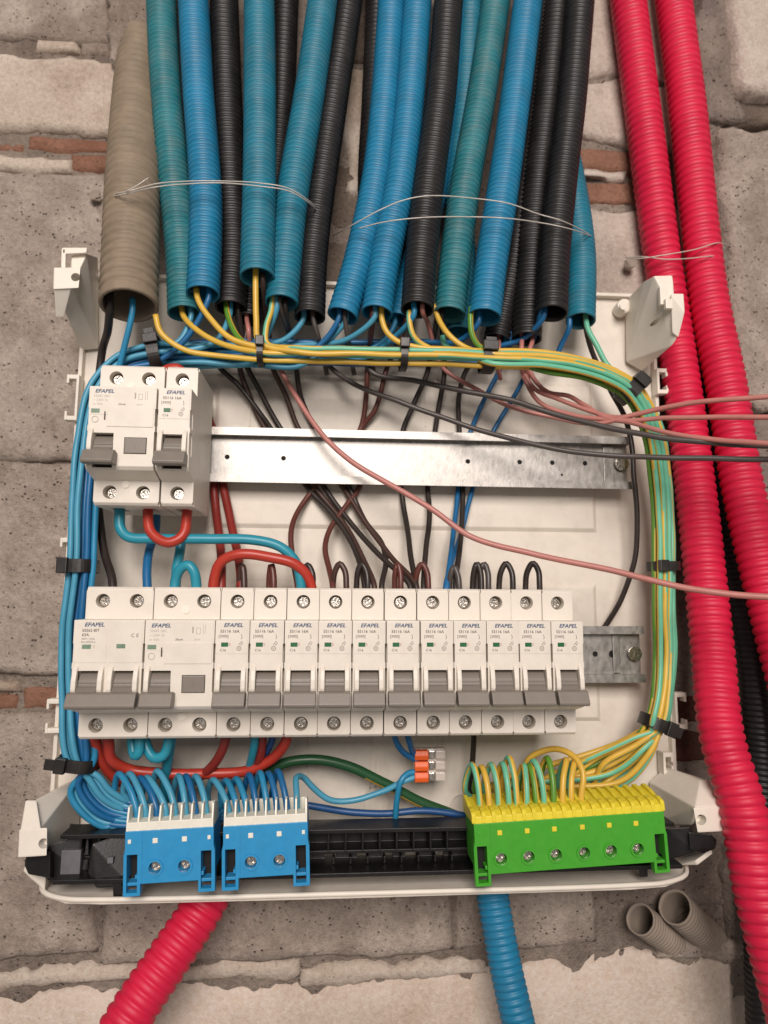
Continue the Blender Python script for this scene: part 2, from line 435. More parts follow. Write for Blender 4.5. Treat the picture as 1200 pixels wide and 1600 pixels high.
block((-110, 723, 330, 1056), m='concrete', d=-28, seed=17)
block((-110, 1062, 30, 1084), 'stone', 'lime', d=-30, res=2, rnd=4)
block((-110, 1086, 28, 1112), 'brick', 'brick_red', d=-31, res=2, rnd=3)
block((34, 1072, 150, 1110), 'brick', 'brick_red', d=-32, res=2, rnd=3, edge=2.5)
block((-110, 1116, 157, 1500), m='concrete', d=-29, seed=23)
# below the box
block((163, 1380, 706, 1502), m='concrete', d=-29, seed=29, edge=1.6)
block((713, 1380, 930, 1484), m='concrete', d=-30, seed=31, edge=2.0)
block((-110, 1508, 470, 1540), 'stone', 'lime', d=-30, res=2.2, rnd=5, edge=3.5)
block((474, 1505, 760, 1536), 'stone', 'lime', d=-30, res=2.2, rnd=5, edge=3.5)
def plaster_top(x):
    a = W(640, 1534, -29).x; b_ = W(930, 1534, -29).x; c_ = W(893, 1534, -29).x; t = min(1, max(0, (x - a) / (b_ - a))); t = t * t * (3 - 2 * t)
    return 3.5 * fr(x, 0, 60, 77) + 2.5 * fr(x, 0, 16, 78) + 12 * t - 9 * math.exp(-((x - c_) / 14.0) ** 2)
block((-110, 1536, 1182, 1800), 'plaster_patch', 'plaster', d=-30.0, amp=1.0, edge=3.0, rnd=20, topf=plaster_top, res=3.2)
block((1172, 1560, 1420, 1800), 'plaster_patch', 'concrete_dark', d=-31, amp=1.0, edge=3)
block((935, 1330, 1240, 1420), m='concrete_dark', d=-33, amp=2.2, edge=4, seed=37)
# between the two groups of conduits
block((505, -60, 620, 92), 'stone', 'stone', d=-30, edge=2)
block((535, 98, 625, 300), 'stone', 'lime', d=-28, amp=2.0, edge=4, tilt=(6, 0))
block((490, 250, 600, 372), 'stone', 'stone', d=-31, amp=2.5, edge=5)
block((480, 376, 640, 520), 'stone', 'stone', d=-32, amp=2.2, edge=4)
# right of the conduits
block((860, -120, 1090, 122), 'plaster_patch', 'pale_plaster', d=-30, amp=1.5, edge=4)
block((860, 126, 1090, 226), 'plaster_patch', 'pale_plaster', d=-29, amp=1.6, edge=4)
block((880, 229, 1010, 266), 'brick', 'brick_red', d=-30, res=2, rnd=4)
block((900, 267, 976, 281), 'stone', 'pale_plaster', d=-27, res=2, rnd=4, edge=3)
block((880, 282, 1010, 322), 'brick', 'brick_red', d=-31, res=2, rnd=4, edge=3)
block((870, 324, 1100, 560), 'plaster_patch', 'pale_plaster', d=-29, amp=1.5, edge=4)
block((1000, 562, 1120, 800), 'block', 'concrete_dark', d=-34, amp=1.5, edge=2)
block((1000, 806, 1120, 1080), 'block', 'concrete_dark', d=-34, amp=1.5, edge=2)
block((1030, 1086, 1130, 1136), 'brick', 'brick_dark', d=-32, res=2.2, rnd=4)
block((1030, 1140, 1130, 1196), 'brick', 'brick_dark', d=-32, res=2.2, rnd=4)
block((1030, 1200, 1240, 1330), 'block', 'concrete_dark', d=-32, amp=1.5, edge=2)
# projecting masonry at the right-hand side, its shade put into darker concrete
block((1092, -120, 1158, 186), 'stone', 'concrete_dark', d=-16, amp=2.5, edge=3, rnd=9)
block((1150, -120, 1420, 150), 'plaster_patch', 'pale_plaster', d=-6, amp=2.0, edge=3, rnd=4)  # plaster, made paler so its tone carries the light on it
block((1110, 156, 1420, 192), 'stone', 'stone', d=-18, amp=2.0, edge=3, res=2.4)
block((1092, 190, 1170, 372), 'stone', 'concrete_dark', d=-18, amp=2.5, edge=4, rnd=8)
block((1146, 196, 1420, 640), 'stone', 'concrete', d=-6, amp=2.0, edge=4, rnd=5, tilt=(6, 0))
block((1118, 376, 1150, 640), 'block', 'concrete_dark', d=-14, amp=2.0, edge=3, rnd=5)
block((1136, 646, 1420, 860), 'block', 'concrete_dark', d=-17, amp=2.0, edge=3, rnd=9)
block((1140, 866, 1420, 1180), 'block', 'concrete_dark', d=-24, amp=2.0, edge=3, rnd=9)
block((1140, 1186, 1420, 1560), 'block', 'concrete_dark', d=-26, amp=2.0, edge=3, rnd=9)

# ================================================================== THE BOX
PLATE = -18.0
box = thing('distribution_box', 'open white plastic distribution box with its cover off, holding the breakers', 'electrical box', (131, 0, -126))
def rrect(x0, x1, z0, z1, r, n=6):
    P = []
    for cx, cz, a0 in ((x1 - r, z1 - r, 0), (x0 + r, z1 - r, 90), (x0 + r, z0 + r, 180), (x1 - r, z0 + r, 270)):
        for k in range(n + 1):
            a = math.radians(a0 + 90 * k / n); P.append((cx + r * math.cos(a), cz + r * math.sin(a)))
    return P
MB().plate(rrect(-33, 351, -127, 245, 12), PLATE - 3, PLATE, bev=.5).build('back_panel', 'white_old', box)
def rim(outer, inner, d0, d1):
    b = MB(); bm = b.bm; n = len(outer)
    V = [[bm.verts.new((x, -d, z)) for x, z in ring] for ring, d in ((outer, d0), (outer, d1), (inner, d1), (inner, d0))]
    for a in range(4):
        for i in range(n): bm.faces.new((V[a][i], V[a][(i + 1) % n], V[(a + 1) % 4][(i + 1) % n], V[(a + 1) % 4][i]))
    bmesh.ops.recalc_face_normals(bm, faces=bm.faces[:]); return b
rim(rrect(-35, 353, -129, 247, 14), rrect(-32.8, 350.8, -126.8, 244.8, 12), PLATE - 6, PLATE + 5).build('rim', 'white_old', box)
def pan(x0, y0, x1, y1, h):
    a = W(x0, y0, PLATE); b = W(x1, y1, PLATE)
    s_ = 3.2
    MB().hull([Vector((x, -(PLATE - .4), z)) for x in (a.x - s_, b.x + s_) for z in (a.z + s_, b.z - s_)] + [Vector((x, -(PLATE + h), z)) for x in (a.x, b.x) for z in (a.z, b.z)], bev=.5).build('moulded_panel', 'white_old', box)
pan(345, 590, 926, 826, 1.8); pan(345, 914, 932, 1120, 1.8)
for x0, y0, x1, y1 in ((663, 590, 666, 668), (679, 590, 682, 668), (392, 590, 394, 668), (482, 1125, 485, 1215), (578, 1125, 580, 1240), (586, 1125, 588, 1240), (683, 1125, 685, 1215), (691, 1125, 693, 1215)):
    a = W(x0, y0, PLATE); b = W(x1, y1, PLATE)
    MB().box(a.x, a.x + 1.0, PLATE - .5, PLATE + (2.4 if y0 < 700 else 1.0), b.z, a.z, bev=.2).build('moulded_rib', 'white_old', box)
def oval(px, py, w, h, t=.9):
    c = W(px, py, PLATE); b = rim([(c.x + x, c.z + z) for x, z in rrect(-w, w, -h, h, w * .98)], [(c.x + x, c.z + z) for x, z in rrect(-w + t, w - t, -h + t, h - t, (w - t) * .98)], PLATE - .2, PLATE + 1.0)
    b.build('keyhole_rim', 'white_old', box, smooth=False)
oval(588, 1258, 8, 12); oval(588, 1256, 4.5, 8); oval(722, 1268, 8, 11); oval(436, 790, 5, 5); oval(300, 1262, 8, 12)
# bottom wall of the box, a rounded shelf
out = [(-33, -16), (-30, 4), (-22, 20), (-8, 29), (12, 31.5), (131, 32.5), (300, 31.5), (322, 29), (338, 20), (347, 4), (350, -16)]
b = MB(); bm = b.bm
vt = [bm.verts.new((x, -d, -124.2 - (0.6 if 0 < i < len(out) - 1 else 0))) for i, (x, d) in enumerate(out)]
f = bm.faces.new(vt); e = bmesh.ops.extrude_face_region(bm, geom=[f])
for v in e['geom']:
    if isinstance(v, bmesh.types.BMVert): v.co.z -= 2.2
bmesh.ops.recalc_face_normals(bm, faces=bm.faces[:])
bmesh.ops.bevel(bm, geom=bm.edges[:], offset=.7, segments=2, affect='EDGES', clamp_overlap=True)
b.build('bottom_wall', 'white_old', box)
# raised rounded lip along its front edge
lip = [Vector((x, -d, -124.3)) for x, d in out[1:-1]]
link('front_lip', tube_mesh(spline(lip, 3), 1.35, 10, box['origin_mm'], 'front_lip'), 'post_white', box, tuple(box['origin_mm']))
# corner posts
def post(parts, holes, extra=()):
    b = MB()
    for h in parts:
        q = MB().hull([W(*p) for p in h], bev=.7); c = MB()
        for px, py, d, r, l in holes: c.cyl(W(px, py, d), (0, 1, 0), r, l, 18)
        b.merge(cut(q, c).bm)
    o = b.build('corner_post', 'post_white', box)
    return o
post([[(30, 1296, 38), (74, 1293, 38), (73, 1337, 38), (28, 1340, 38), (33, 1296, 26), (30, 1338, 26), (74, 1296, 26), (73, 1336, 26)],
      [(40, 1250, 25), (57, 1250, 25), (64, 1295, 37.5), (32, 1297, 37.5), (66, 1297, 25), (34, 1300, 22)],
      [(52, 1252, 24), (62, 1297, 34), (70, 1330, 25), (106, 1222, -14), (126, 1214, -15), (124, 1300, -15), (98, 1306, -15), (44, 1256, 20)],
      [(42, 1340, 26), (72, 1372, 20), (70, 1392, 20), (60, 1380, 22), (36, 1362, 24), (80, 1350, -5), (85, 1380, -5)]],
     [(68, 1318, 38, 2.6, 12)])
post([[(84, 418, 36), (126, 418, 36), (123, 450, 36), (83, 452, 36), (86, 419, 24), (124, 419, 24), (122, 449, 24), (86, 450, 24)],
      [(84, 451, 35.5), (112, 449, 35.5), (100, 496, 22), (87, 496, 22), (108, 452, 20), (100, 492, 14)],
      [(97, 387, 30), (136, 387, 30), (135, 395, 30), (97, 397, 30), (98, 387, 24), (136, 387, 24), (135, 395, 24)],
      [(96, 388, 30), (103, 388, 30), (102, 419, 30), (95, 419, 30), (98, 390, 24), (103, 419, 24)],
      [(112, 399, 26), (136, 396, 26), (112, 446, 30), (102, 490, 18), (153, 402, -14), (154, 545, -15), (128, 548, -15), (112, 505, 2)]],
     [(118, 433, 36, 2.6, 14)])
post([[(1022, 431, 32), (1051, 430, 32), (1054, 490, 35), (1058, 529, 30), (1049, 541, 25), (1003, 580, -14), (978, 566, -15), (977, 470, -15), (1006, 440, 20), (1004, 560, -15)],
      [(1048, 459, 38), (1068, 459, 38), (1070, 488, 38), (1060, 528, 31), (1050, 520, 31), (1050, 459, 28), (1066, 460, 28), (1060, 500, 26)]],
     [(1015, 511, 12, 1.4, 30)])
post([[(1083, 1262, 38), (1128, 1259, 38), (1130, 1299, 38), (1090, 1301, 38), (1086, 1264, 26), (1126, 1262, 26), (1127, 1297, 26), (1092, 1298, 26)],
      [(1107, 1219, 22), (1094, 1218, 22), (1127, 1259, 37.5), (1086, 1262, 37.5), (1040, 1198, -13), (1014, 1222, -15), (1020, 1288, -15), (1080, 1290, 26), (1120, 1270, 24), (1042, 1290, -15)],
      [(1086, 1345, 22), (1112, 1326, 24), (1114, 1334, 24), (1090, 1352, 22), (1060, 1352, 10), (1050, 1345, 0), (1064, 1340, 0)]],
     [(1096, 1281, 38, 2.9, 12)])
def stepped(px, py, d, w, h):
    a = W(px, py, d); MB().box(a.x, a.x + w, d - 3, d, a.z - h, a.z, bev=.4).build('post_step', 'post_white', box)
stepped(1031, 447, 34.5, 5, 12); stepped(1040, 466, 37.5, 4.5, 6.5)
MB().cyl(W(972, 482, -12), (0, 1, 0), 5.0, 10, 20, bev=.6).cyl(W(971, 482, -6), (0, 1, 0), 2.2, 6, 16).build('cover_boss', 'post_white', box)
def clip(px, py, w, h, side):
    a = W(px, py, -8); b = MB()
    b.box(a.x - .8, a.x + .8, -16, -8, a.z - h, a.z, bev=.4)
    for zz in (a.z, a.z - h + 3): b.box(min(a.x, a.x + side * w), max(a.x, a.x + side * w), -14, -8, zz - 3, zz, bev=.7)
    for zz in (a.z, a.z - h + 6): b.box(a.x + side * w - .8, a.x + side * w + .8, -14, -7.6, zz - 6, zz, bev=.7)
    b.build('side_clip', 'post_white', box)
clip(1056, 1082, 6, 23, 1); clip(97, 1092, 8, 20, -1); clip(122, 585, 6, 30, -1); clip(112, 840, 6, 22, -1); clip(1038, 1176, 5, 14, 1); clip(1028, 575, 6, 18, 1)

# ================================================================== DIN RAILS
prof = [(0, 17.5), (0, 12.6), (-6.5, 12.6), (-6.5, -12.6), (0, -12.6), (0, -17.5), (-1, -17.5), (-1, -13.6), (-7.5, -13.6), (-7.5, 13.6), (-1, 13.6), (-1, 17.5)]
def rail(zc, x0, x1, holes, label, steps):
    t = thing('din_rail', label, 'rail', ((x0 + x1) / 2, 7.5, zc), 'mounting rails')
    b = MB().prism([(d, z + zc) for d, z in prof], x0, x1); c = MB()
    for hx, hz, r in holes: c.cyl((hx, 7, hz), (0, 1, 0), r, 6, 14)
    cut(b, c).build('channel', 'zinc', t)
    for hx, hz, r in holes: MB().cyl((hx, 8.6, hz), (0, 1, 0), r + .5, 2.0, 14).build('hole_shade', 'recess_shade', t)  # dark disc behind each punched hole, its shade put in as colour
    for a0, a1, dd in steps: MB().box(a0, a1, -6.4, dd, zc - 12.2, zc + 12.2, bev=.4).build('pressed_step', 'zinc', t)
    xs = x1 - 4.5
    MB().cyl((xs, 4.2, zc), (0, 1, 0), 4.6, 1.2, 24, bev=.3).build('washer', 'steel', t)
    s = MB().cyl((xs, 2.6, zc), (0, 1, 0), 3.6, 2.6, 24, r2=3.0, bev=.5); k = MB().box(xs - 2.6, xs + 2.6, 1, -3, zc - .5, zc + .5).box(xs - .5, xs + .5, 1, -3, zc - 2.6, zc + 2.6)
    sc = MB().cyl((xs, 2.8, zc), (0, 1, 0), 3.5, 2.8, 24, bev=.5)
    kk = MB().box(xs - 2.6, xs + 2.6, -2.5, 1, zc - .5, zc + .5); kk.box(xs - .5, xs + .5, -2.6, 1.1, zc - 2.6, zc + 2.6)
    cut(sc, kk).build('screw', 'steel', t)
    for xx in (x0 + 14, x1 - 5): MB().cyl((xx, 13, zc), (0, 1, 0), 6.5, 11, 20, bev=.6).build('support_boss', 'white_old', t)
    return t
S2 = 123.4
def hole(px, py, r=1.6): p = W(px, py, -6.5); return (p.x, p.z, r)
rail(S2, -8, 325.5, [hole(*h) for h in ((355, 714), (443, 716), (731, 721), (812, 722), (863, 723), (914, 724), (878, 742, .8), (878, 703, .8))],
     'long galvanised steel rail behind the upper pair of breakers, mostly bare', [(309, 316, -5.2)])
rail(0, -8, 329, [hole(930, 1022, 1.8), hole(957, 1022, 2.4)],
     'galvanised steel rail filled with the long lower row of breakers', [(310.5, 315, -5.0)])

# ================================================================== BREAKERS
PW = 17.7
DT, DN = 47.2, 62.0
BP = [(0.6, -39.6), (45.6, -39.6), (DT, -38.2), (DT, -26.2), (60.2, -22.6), (DN, -20.8), (DN, 22.4), (DT, 22.6), (DT, 38.4), (46.0, 39.6), (0.6, 39.6)]
def body_mesh(w, screws, slots, buttons=(), dots=()):
    b = MB().prism(BP, 0.12, w - 0.12, bev=.35)
    c = MB()
    for sx in screws:
        for sz in (32.1, -32.5): c.cyl((sx, -DT, sz), (0, 1, 0), 3.75, 14, 24)
        c.box(sx - 3.6, sx + 3.6, 20, 34, -45, -36); c.box(sx - 3.6, sx + 3.6, 20, 34, 36, 45)
    for s0, s1 in slots: c.box(s0, s1, 49, 80, -21.6, -3.0)
    for s0, s1 in buttons: c.box(s0, s1, 58, 80, -14.2, -5.2)
    for x in (0, w):
        c.box(x - .55, x + .55, 56, 70, 1.0, 10.6); c.box(x - .5, x + .5, 56, 70, -14, -2)
        c.box(x - .6, x + .6, 44, 50, 37.6, 45); c.box(x - .6, x + .6, 44, 50, -45, -37.6)
    return cut(b, c)
def guard_mesh(x0, x1):
    return MB().prism([(60, 0.0), (62.6, -0.8), (64.2, -3.2), (65.2, -7.5), (65.4, -12), (64.6, -14.2), (61, -15.2), (60, -14)], x0, x1, bev=.45, seg=2)
def toggle_mesh(slots, p0, p1):
    b = MB()
    for s0, s1 in slots:
        b.cyl(((s0 + s1) / 2, -53.2, -11.5), (1, 0, 0), 9.0, s1 - s0 - .35, 40)
        b.box(s0 + .3, s1 - .3, 58.5, 62.2, -9.4, -8.6, bev=.2)
        b.prism([(58, -9.8), (63.2, -11.0), (66.0, -13.4), (66, -16), (58, -16)], s0 + .2, s1 - .2, bev=.2)
    b.prism([(60.5, -14.2), (66.0, -12.9), (68.2, -13.6), (71.0, -19.2), (70.4, -20.6), (68.6, -21.0), (62.5, -20.2)], p0, p1, bev=.55, seg=3)
    return b
def screw_mesh(r=3.15):
    b = MB(); bm = b.bm; nr, ns = 10, 32; rows = []
    for i in range(nr + 1):
        rr = r * i / nr; row = []
        for k in range(ns):
            a = 2 * math.pi * k / ns; x, z = rr * math.cos(a), rr * math.sin(a)
            h = -1.3 * max(0, (rr / r) - .82) ** 1.0 * 3
            cr = (abs(x) < .55 and abs(z) < 2.1) or (abs(z) < .55 and abs(x) < 2.1)
            dg = abs(abs(x) - abs(z)) < .3 and rr < 1.7
            if cr: h -= 1.5
            elif dg: h -= .6
            row.append(bm.verts.new((x, -h, z)) if i else None)
        rows.append(row)
    c = bm.verts.new((0, 1.5, 0))
    for k in range(ns): bm.faces.new((c, rows[1][(k + 1) % ns], rows[1][k]))
    for i in range(1, nr):
        for k in range(ns): bm.faces.new((rows[i][k], rows[i][(k + 1) % ns], rows[i + 1][(k + 1) % ns], rows[i + 1][k]))
    bmesh.ops.recalc_face_normals(bm, faces=bm.faces[:])
    b.cyl((0, 3.5, 0), (0, 1, 0), r, 5, 24)
    return b.mesh('terminal_screw')
SCREW = screw_mesh()
def mcb_text():
    t = Text(); d = DN + .22
    t.add('EFAPEL', 2.75, 4.3, 19.9, d, shear=.22, width=1.14, bold=.07)
    g = Text(); g.add('55116 16A', 2.1, 2.6, 16.8, d, bold=.04, width=1.05)
    g.add('[3000]', 1.95, 1.8, 14.3, d, bold=.02); g.add('C16', 1.8, 2.8, 7.2, d, bold=.03)
    for x0, z0, x1, z1 in ((13.4, 15.4, 13.9, 13.6), (13.9, 13.6, 13.3, 13.0), (13.9, 11.9, 12.2, 9.9), (14.5, 11.2, 13.2, 9.6)):
        n = Vector((z1 - z0, 0, -(x1 - x0))).normalized() * .13
        f = [g.bm.verts.new((x0 + n.x, -d, z0 + n.z)), g.bm.verts.new((x0 - n.x, -d, z0 - n.z)), g.bm.verts.new((x1 - n.x, -d, z1 - n.z)), g.bm.verts.new((x1 + n.x, -d, z1 + n.z))]; g.bm.faces.new(f)
    g.ring((12.4, -d, 8.1), (0, 1, 0), .95, 1.2, .02, 16); g.ring((12.4, -d, 8.1), (0, 1, 0), .3, .45, .02, 12)
    r = Text(); r.add('E', 1.8, 7.2, 10.1, d)
    return t.mesh('brand_lettering'), g.mesh('type_lettering'), r.mesh('mark_lettering')
def mkset(w, screws, slots, guards, pads, buttons=()):
    s = {}
    s['body'] = body_mesh(w, screws, slots, buttons).mesh('housing')
    s['guards'] = [guard_mesh(*g).mesh('toggle_guard') for g in guards]
    s['toggle'] = toggle_mesh(slots, *pads).mesh('toggle')
    return s
mcb = mkset(PW, [8.85], [(3.7, 14.0)], [(1.3, 3.7), (14.0, 16.4)], (.75, PW - .75))
mcb['plate'] = MB().box(.9, PW - .9, DN - .2, DN + .2, 5.4, 22.0, bev=.12).mesh('label_plate')
mcb['flag'] = MB().box(3.3, 6.9, DN - .1, DN + .3, 9.0, 11.2, bev=.05).mesh('indicator_window')
mcb['text'] = mcb_text()
def put(name, me, m, parent, loc=(0, 0, 0), rot=None):
    if not me.materials: me.materials.append(MATS[m])
    o = bpy.data.objects.new(name, me); col.objects.link(o); o.parent = parent; o.location = Vector(loc) * MM
    if rot is not None: o.rotation_euler = (0, rot, 0)
    return o
def screws(parent, xs):
    for sx in xs:
        for sz in (32.1, -32.5): put('terminal_screw', SCREW, 'steel', parent, (sx, -DT + random.uniform(3.2, 4.6), sz), random.uniform(0, 3.1))
def breaker(x, z, label, group):
    t = thing('circuit_breaker', label, 'circuit breaker', (x, 0, z), group)
    put('housing', mcb['body'], 'white', t); lp = put('label_plate', mcb['plate'], 'white', t); put('toggle', mcb['toggle'], 'grey_toggle', t)
    for g in mcb['guards']: put('toggle_guard', g, 'white', t)
    put('indicator_window', mcb['flag'], 'green_flag', lp)
    for me, m, n in zip(mcb['text'], ('ink_blue', 'ink_grey', 'ink_red'), ('brand_lettering', 'type_lettering', 'mark_lettering')): put(n, me, m, lp)
    screws(t, [8.85])
    t.rotation_euler = (0, 0, random.uniform(-.004, .004)); return t
# residual current devices (two poles, test button)
RW = 2 * PW
rcd = mkset(RW, [8.85, 26.55], [(3.7, 14.0)], [(1.3, 3.7)], (.6, 16.6), buttons=[(19.6, 31.4)])
rcd['button'] = MB().box(19.9, 31.1, 56, 62.6, -13.9, -5.5, bev=.35).box(25.2, 25.6, 62.3, 62.75, -11.5, -8, bev=.05).mesh('test_button')
rcd['plate'] = MB().box(.9, RW - .9, DN - .2, DN + .2, 6.9, 22.0, bev=.12).mesh('label_plate')
rcd['cover'] = MB().box(10.2, RW - 1.2, DN - .2, DN + .42, 0.4, 11.2, bev=.2).mesh('marking_window')
rcd['slit'] = MB().box(8.6, 9.3, DN - .2, DN + .25, 4.0, 8.6, bev=.05).mesh('slit')
rcd['flag'] = MB().box(1.7, 6.2, DN - .1, DN + .3, 7.7, 10.0, bev=.05).mesh('indicator_window')
rcd['dot'] = MB().cyl((17.2, -DT - .1, 0), (0, 1, 0), 2.3, 1.2, 24, bev=.4).mesh('rivet_cap')
d = DN + .22
t1 = Text().add('EFAPEL', 2.75, 3.2, 19.6, d, shear=.22, width=1.14, bold=.07).mesh('brand_lettering')
g1 = Text().add('55602 2BC', 1.9, 2.6, 16.9, d).add('~ 230V 50', 1.8, 2.6, 14.7, d).add('In 40A', 1.8, 2.6, 12.5, d)
g1.add('30mA', 1.3, 25, 12.6, d)
for k, (x0, z0, x1, z1) in enumerate(((23.5, 19, 24.5, 19), (24.5, 19, 24, 16), (26, 18.5, 28, 18.5), (26, 18.5, 26, 15.5), (28, 18.5, 28, 15.5), (26, 15.5, 28, 15.5), (29.5, 20, 29.5, 15.5), (30.5, 20, 30.5, 15.5))):
    g1.box(min(x0, x1) - .1, max(x0, x1) + .1, d - .02, d + .01, min(z0, z1) - .1, max(z0, z1) + .1)
g1.ring((4.0, -d, 4.2), (0, 1, 0), 1.5, 1.75, .02, 20)
g1 = g1.mesh('type_lettering')
g2 = Text().add('30mA', 1.6, 15.5, 12.6, d, bold=.02).mesh('rating_lettering')
def rcdev(x, z, label):
    t = thing('residual_current_device', label, 'breaker', (x, 0, z), 'two-pole devices with test button')
    put('housing', rcd['body'], 'white', t); lp = put('label_plate', rcd['plate'], 'white', t); put('toggle', rcd['toggle'], 'grey_toggle', t)
    for g in rcd['guards']: put('toggle_guard', g, 'white', t)
    put('test_button', rcd['button'], 'grey_toggle', t); put('marking_window', rcd['cover'], 'white', t); put('slit', rcd['slit'], 'seam', t)
    put('indicator_window', rcd['flag'], 'dull_flag', lp); put('rivet_cap', rcd['dot'], 'post_white', t, (0, 0, 27.5)); put('rivet_cap', rcd['dot'], 'post_white', t, (0, 0, -28.2))
    put('brand_lettering', t1, 'ink_blue', lp); put('type_lettering', g1, 'ink_faint', lp); put('rating_lettering', g2, 'ink_grey', lp)
    screws(t, [8.85, 26.55]); return t
# main switch (two poles, joined toggles)
msw = mkset(RW, [8.85, 26.55], [(3.7, 14.0), (21.0, 31.3)], [(1.3, 3.7), (14.0, 16.4), (18.6, 21.0), (31.3, 33.7)], (.6, RW - 1.0))
msw['plate'] = MB().box(.9, 17.0, DN - .2, DN + .2, 1.0, 22.0, bev=.12).box(17.9, RW - .9, DN - .2, DN + .2, 1.0, 22.0, bev=.12).mesh('label_plate')
msw['flag'] = MB().box(4.8, 9.2, DN - .1, DN + .3, 7.9, 10.1, bev=.05).mesh('indicator_window')
msw['flag2'] = MB().box(21.8, 26.2, DN - .1, DN + .3, 8.2, 10.4, bev=.05).mesh('indicator_window')
mt1 = Text().add('EFAPEL', 2.75, 5.4, 20.0, d, shear=.22, width=1.14, bold=.07).mesh('brand_lettering')
mg = Text().add('55563 BIT', 2.05, 4.4, 17.1, d, bold=.04).add('63A', 2.1, 4.4, 14.9, d, bold=.04).add('400V~ 50Hz', 1.3, 4.3, 12.9, d).add('EN 60947-3', 1.45, 4.2, 11.3, d).add('1', 2, 10.2, 9, d).add('C E', 2.6, 28.8, 14.6, d, bold=.01).mesh('type_lettering')
def mainswitch(x, z, label):
    t = thing('main_switch', label, 'switch', (x, 0, z))
    put('housing', msw['body'], 'white', t); lp = put('label_plate', msw['plate'], 'white', t); put('toggle', msw['toggle'], 'grey_toggle', t)
    for g in msw['guards']: put('toggle_guard', g, 'white', t)
    put('indicator_window', msw['flag'], 'dull_flag', lp); put('indicator_window', msw['flag2'], 'dull_flag', lp)
    put('brand_lettering', mt1, 'ink_blue', lp); put('type_lettering', mg, 'ink_grey', lp)
    screws(t, [8.85, 26.55]); return t
mainswitch(0, 0, 'two-pole main switch with one wide joined grey toggle, starting the lower row')
rcdev(RW + .1, 0, 'two-pole residual current device with square test button beside the main switch')
ORD = ['first', 'second', 'third', 'fourth', 'fifth', 'sixth', 'seventh', 'eighth', 'ninth', 'tenth']
for i in range(11):
    x = PW * (4 + i) + (.55 if i >= 5 else 0) + .1
    lab = ('%s narrow white circuit breaker after the two-pole device in the lower row' % ORD[i]) if i < 10 else 'last narrow circuit breaker of the lower row, next to the bare rail end'
    breaker(x, 0, lab, 'narrow breakers in the lower row')
rcdev(.2, S2, 'two-pole residual current device with test button on the upper rail')
breaker(RW + .9, S2, 'single narrow circuit breaker on the upper rail beside the bare metal', 'narrow breaker on the upper rail')

# ================================================================== TERMINAL CARRIER AND BLOCKS
car = thing('terminal_carrier', 'black plastic bar along the bottom of the box carrying the terminal blocks', 'carrier bar', (131, -16, -121))
b = MB().prism([(6, -94), (24, -94), (24, -96.2), (8.4, -96.2), (8.4, -106), (18, -107.2), (18, -109), (10.4, -110), (10.4, -114), (31, -114.4), (31, -116.6), (6, -116.6)], -14, 331, bev=.3)
c = MB()
for px in (345, 457, 516, 566, 605, 641, 684): 
    p = W(px, 1333, 8)
    c.box(p.x - 3.2, p.x + 3.2, 2, 12, p.z - 1.9, p.z + 1.9)
cut(b, c).build('bar', 'black_plastic', car)
for i in range(34):
    x = -4 + i * 9.6
    if 22 < x < 128 or 206 < x < 320: continue
    MB().box(x, x + 1.1, 8.5, 22.5, -105.8, -96.3, bev=.2).build('web', 'black_plastic', car)
    MB().box(x + 3, x + 4.1, 10.5, 20, -113.8, -110.2, bev=.2).build('web', 'black_plastic', car)
# moulded ends that clip under the corner posts
l_end = MB()
l_end.hull([W(*p) for p in [(40, 1338, 30), (78, 1330, 32), (78, 1372, 32), (44, 1366, 30), (38, 1352, 28), (90, 1330, 8), (92, 1372, 8), (60, 1360, 8)]], bev=.6)
l_end.hull([W(*p) for p in [(72, 1322, 22), (140, 1300, 14), (138, 1372, 18), (74, 1376, 22), (140, 1320, 2), (80, 1330, 2), (80, 1370, 2), (138, 1370, 2)]], bev=.6)
l_end.hull([W(*p) for p in [(144, 1318, 27), (200, 1300, 20), (205, 1385, 27), (150, 1388, 29), (137, 1366, 28), (140, 1330, 10), (200, 1310, 8), (200, 1380, 10)]], bev=.8)
l_end.hull([W(*p) for p in [(108, 1285, -6), (160, 1300, -6), (150, 1345, 4), (100, 1345, 4), (112, 1290, 4), (160, 1305, 6)]], bev=.6)
l_end.hull([W(*p) for p in [(176, 1378, 30), (190, 1378, 30), (190, 1402, 30), (177, 1402, 30), (176, 1378, 26), (190, 1402, 26)]], bev=.3)
l_end.build('end_bracket', 'black_plastic', car)
a = W(96, 1329, 23.5); e2 = W(124, 1370, 23.5)
MB().box(a.x, e2.x, 20, 23.5, e2.z, a.z, bev=.4).build('grey_insert', 'grey_panel', car)
a = W(168, 1340, 29)
MB().box(a.x, a.x + 3, 26, 29.2, a.z - 3, a.z, bev=.3).build('latch', 'grey_panel', car)
r_end = MB()
r_end.hull([W(*p) for p in [(1040, 1294, 20), (1080, 1292, 26), (1088, 1332, 28), (1040, 1345, 20), (1044, 1300, 2), (1084, 1330, 6), (1044, 1340, 2)]], bev=.6)
r_end.hull([W(*p) for p in [(1076, 1300, 30), (1112, 1304, 32), (1120, 1312, 32), (1118, 1326, 32), (1098, 1334, 30), (1078, 1328, 30), (1082, 1304, 16), (1112, 1312, 16), (1100, 1330, 16)]], bev=.6)
r_end.hull([W(*p) for p in [(998, 1352, 30), (1012, 1352, 30), (1012, 1370, 30), (999, 1370, 30), (998, 1352, 26), (1012, 1370, 26)]], bev=.3)
r_end.build('end_bracket', 'black_plastic', car)

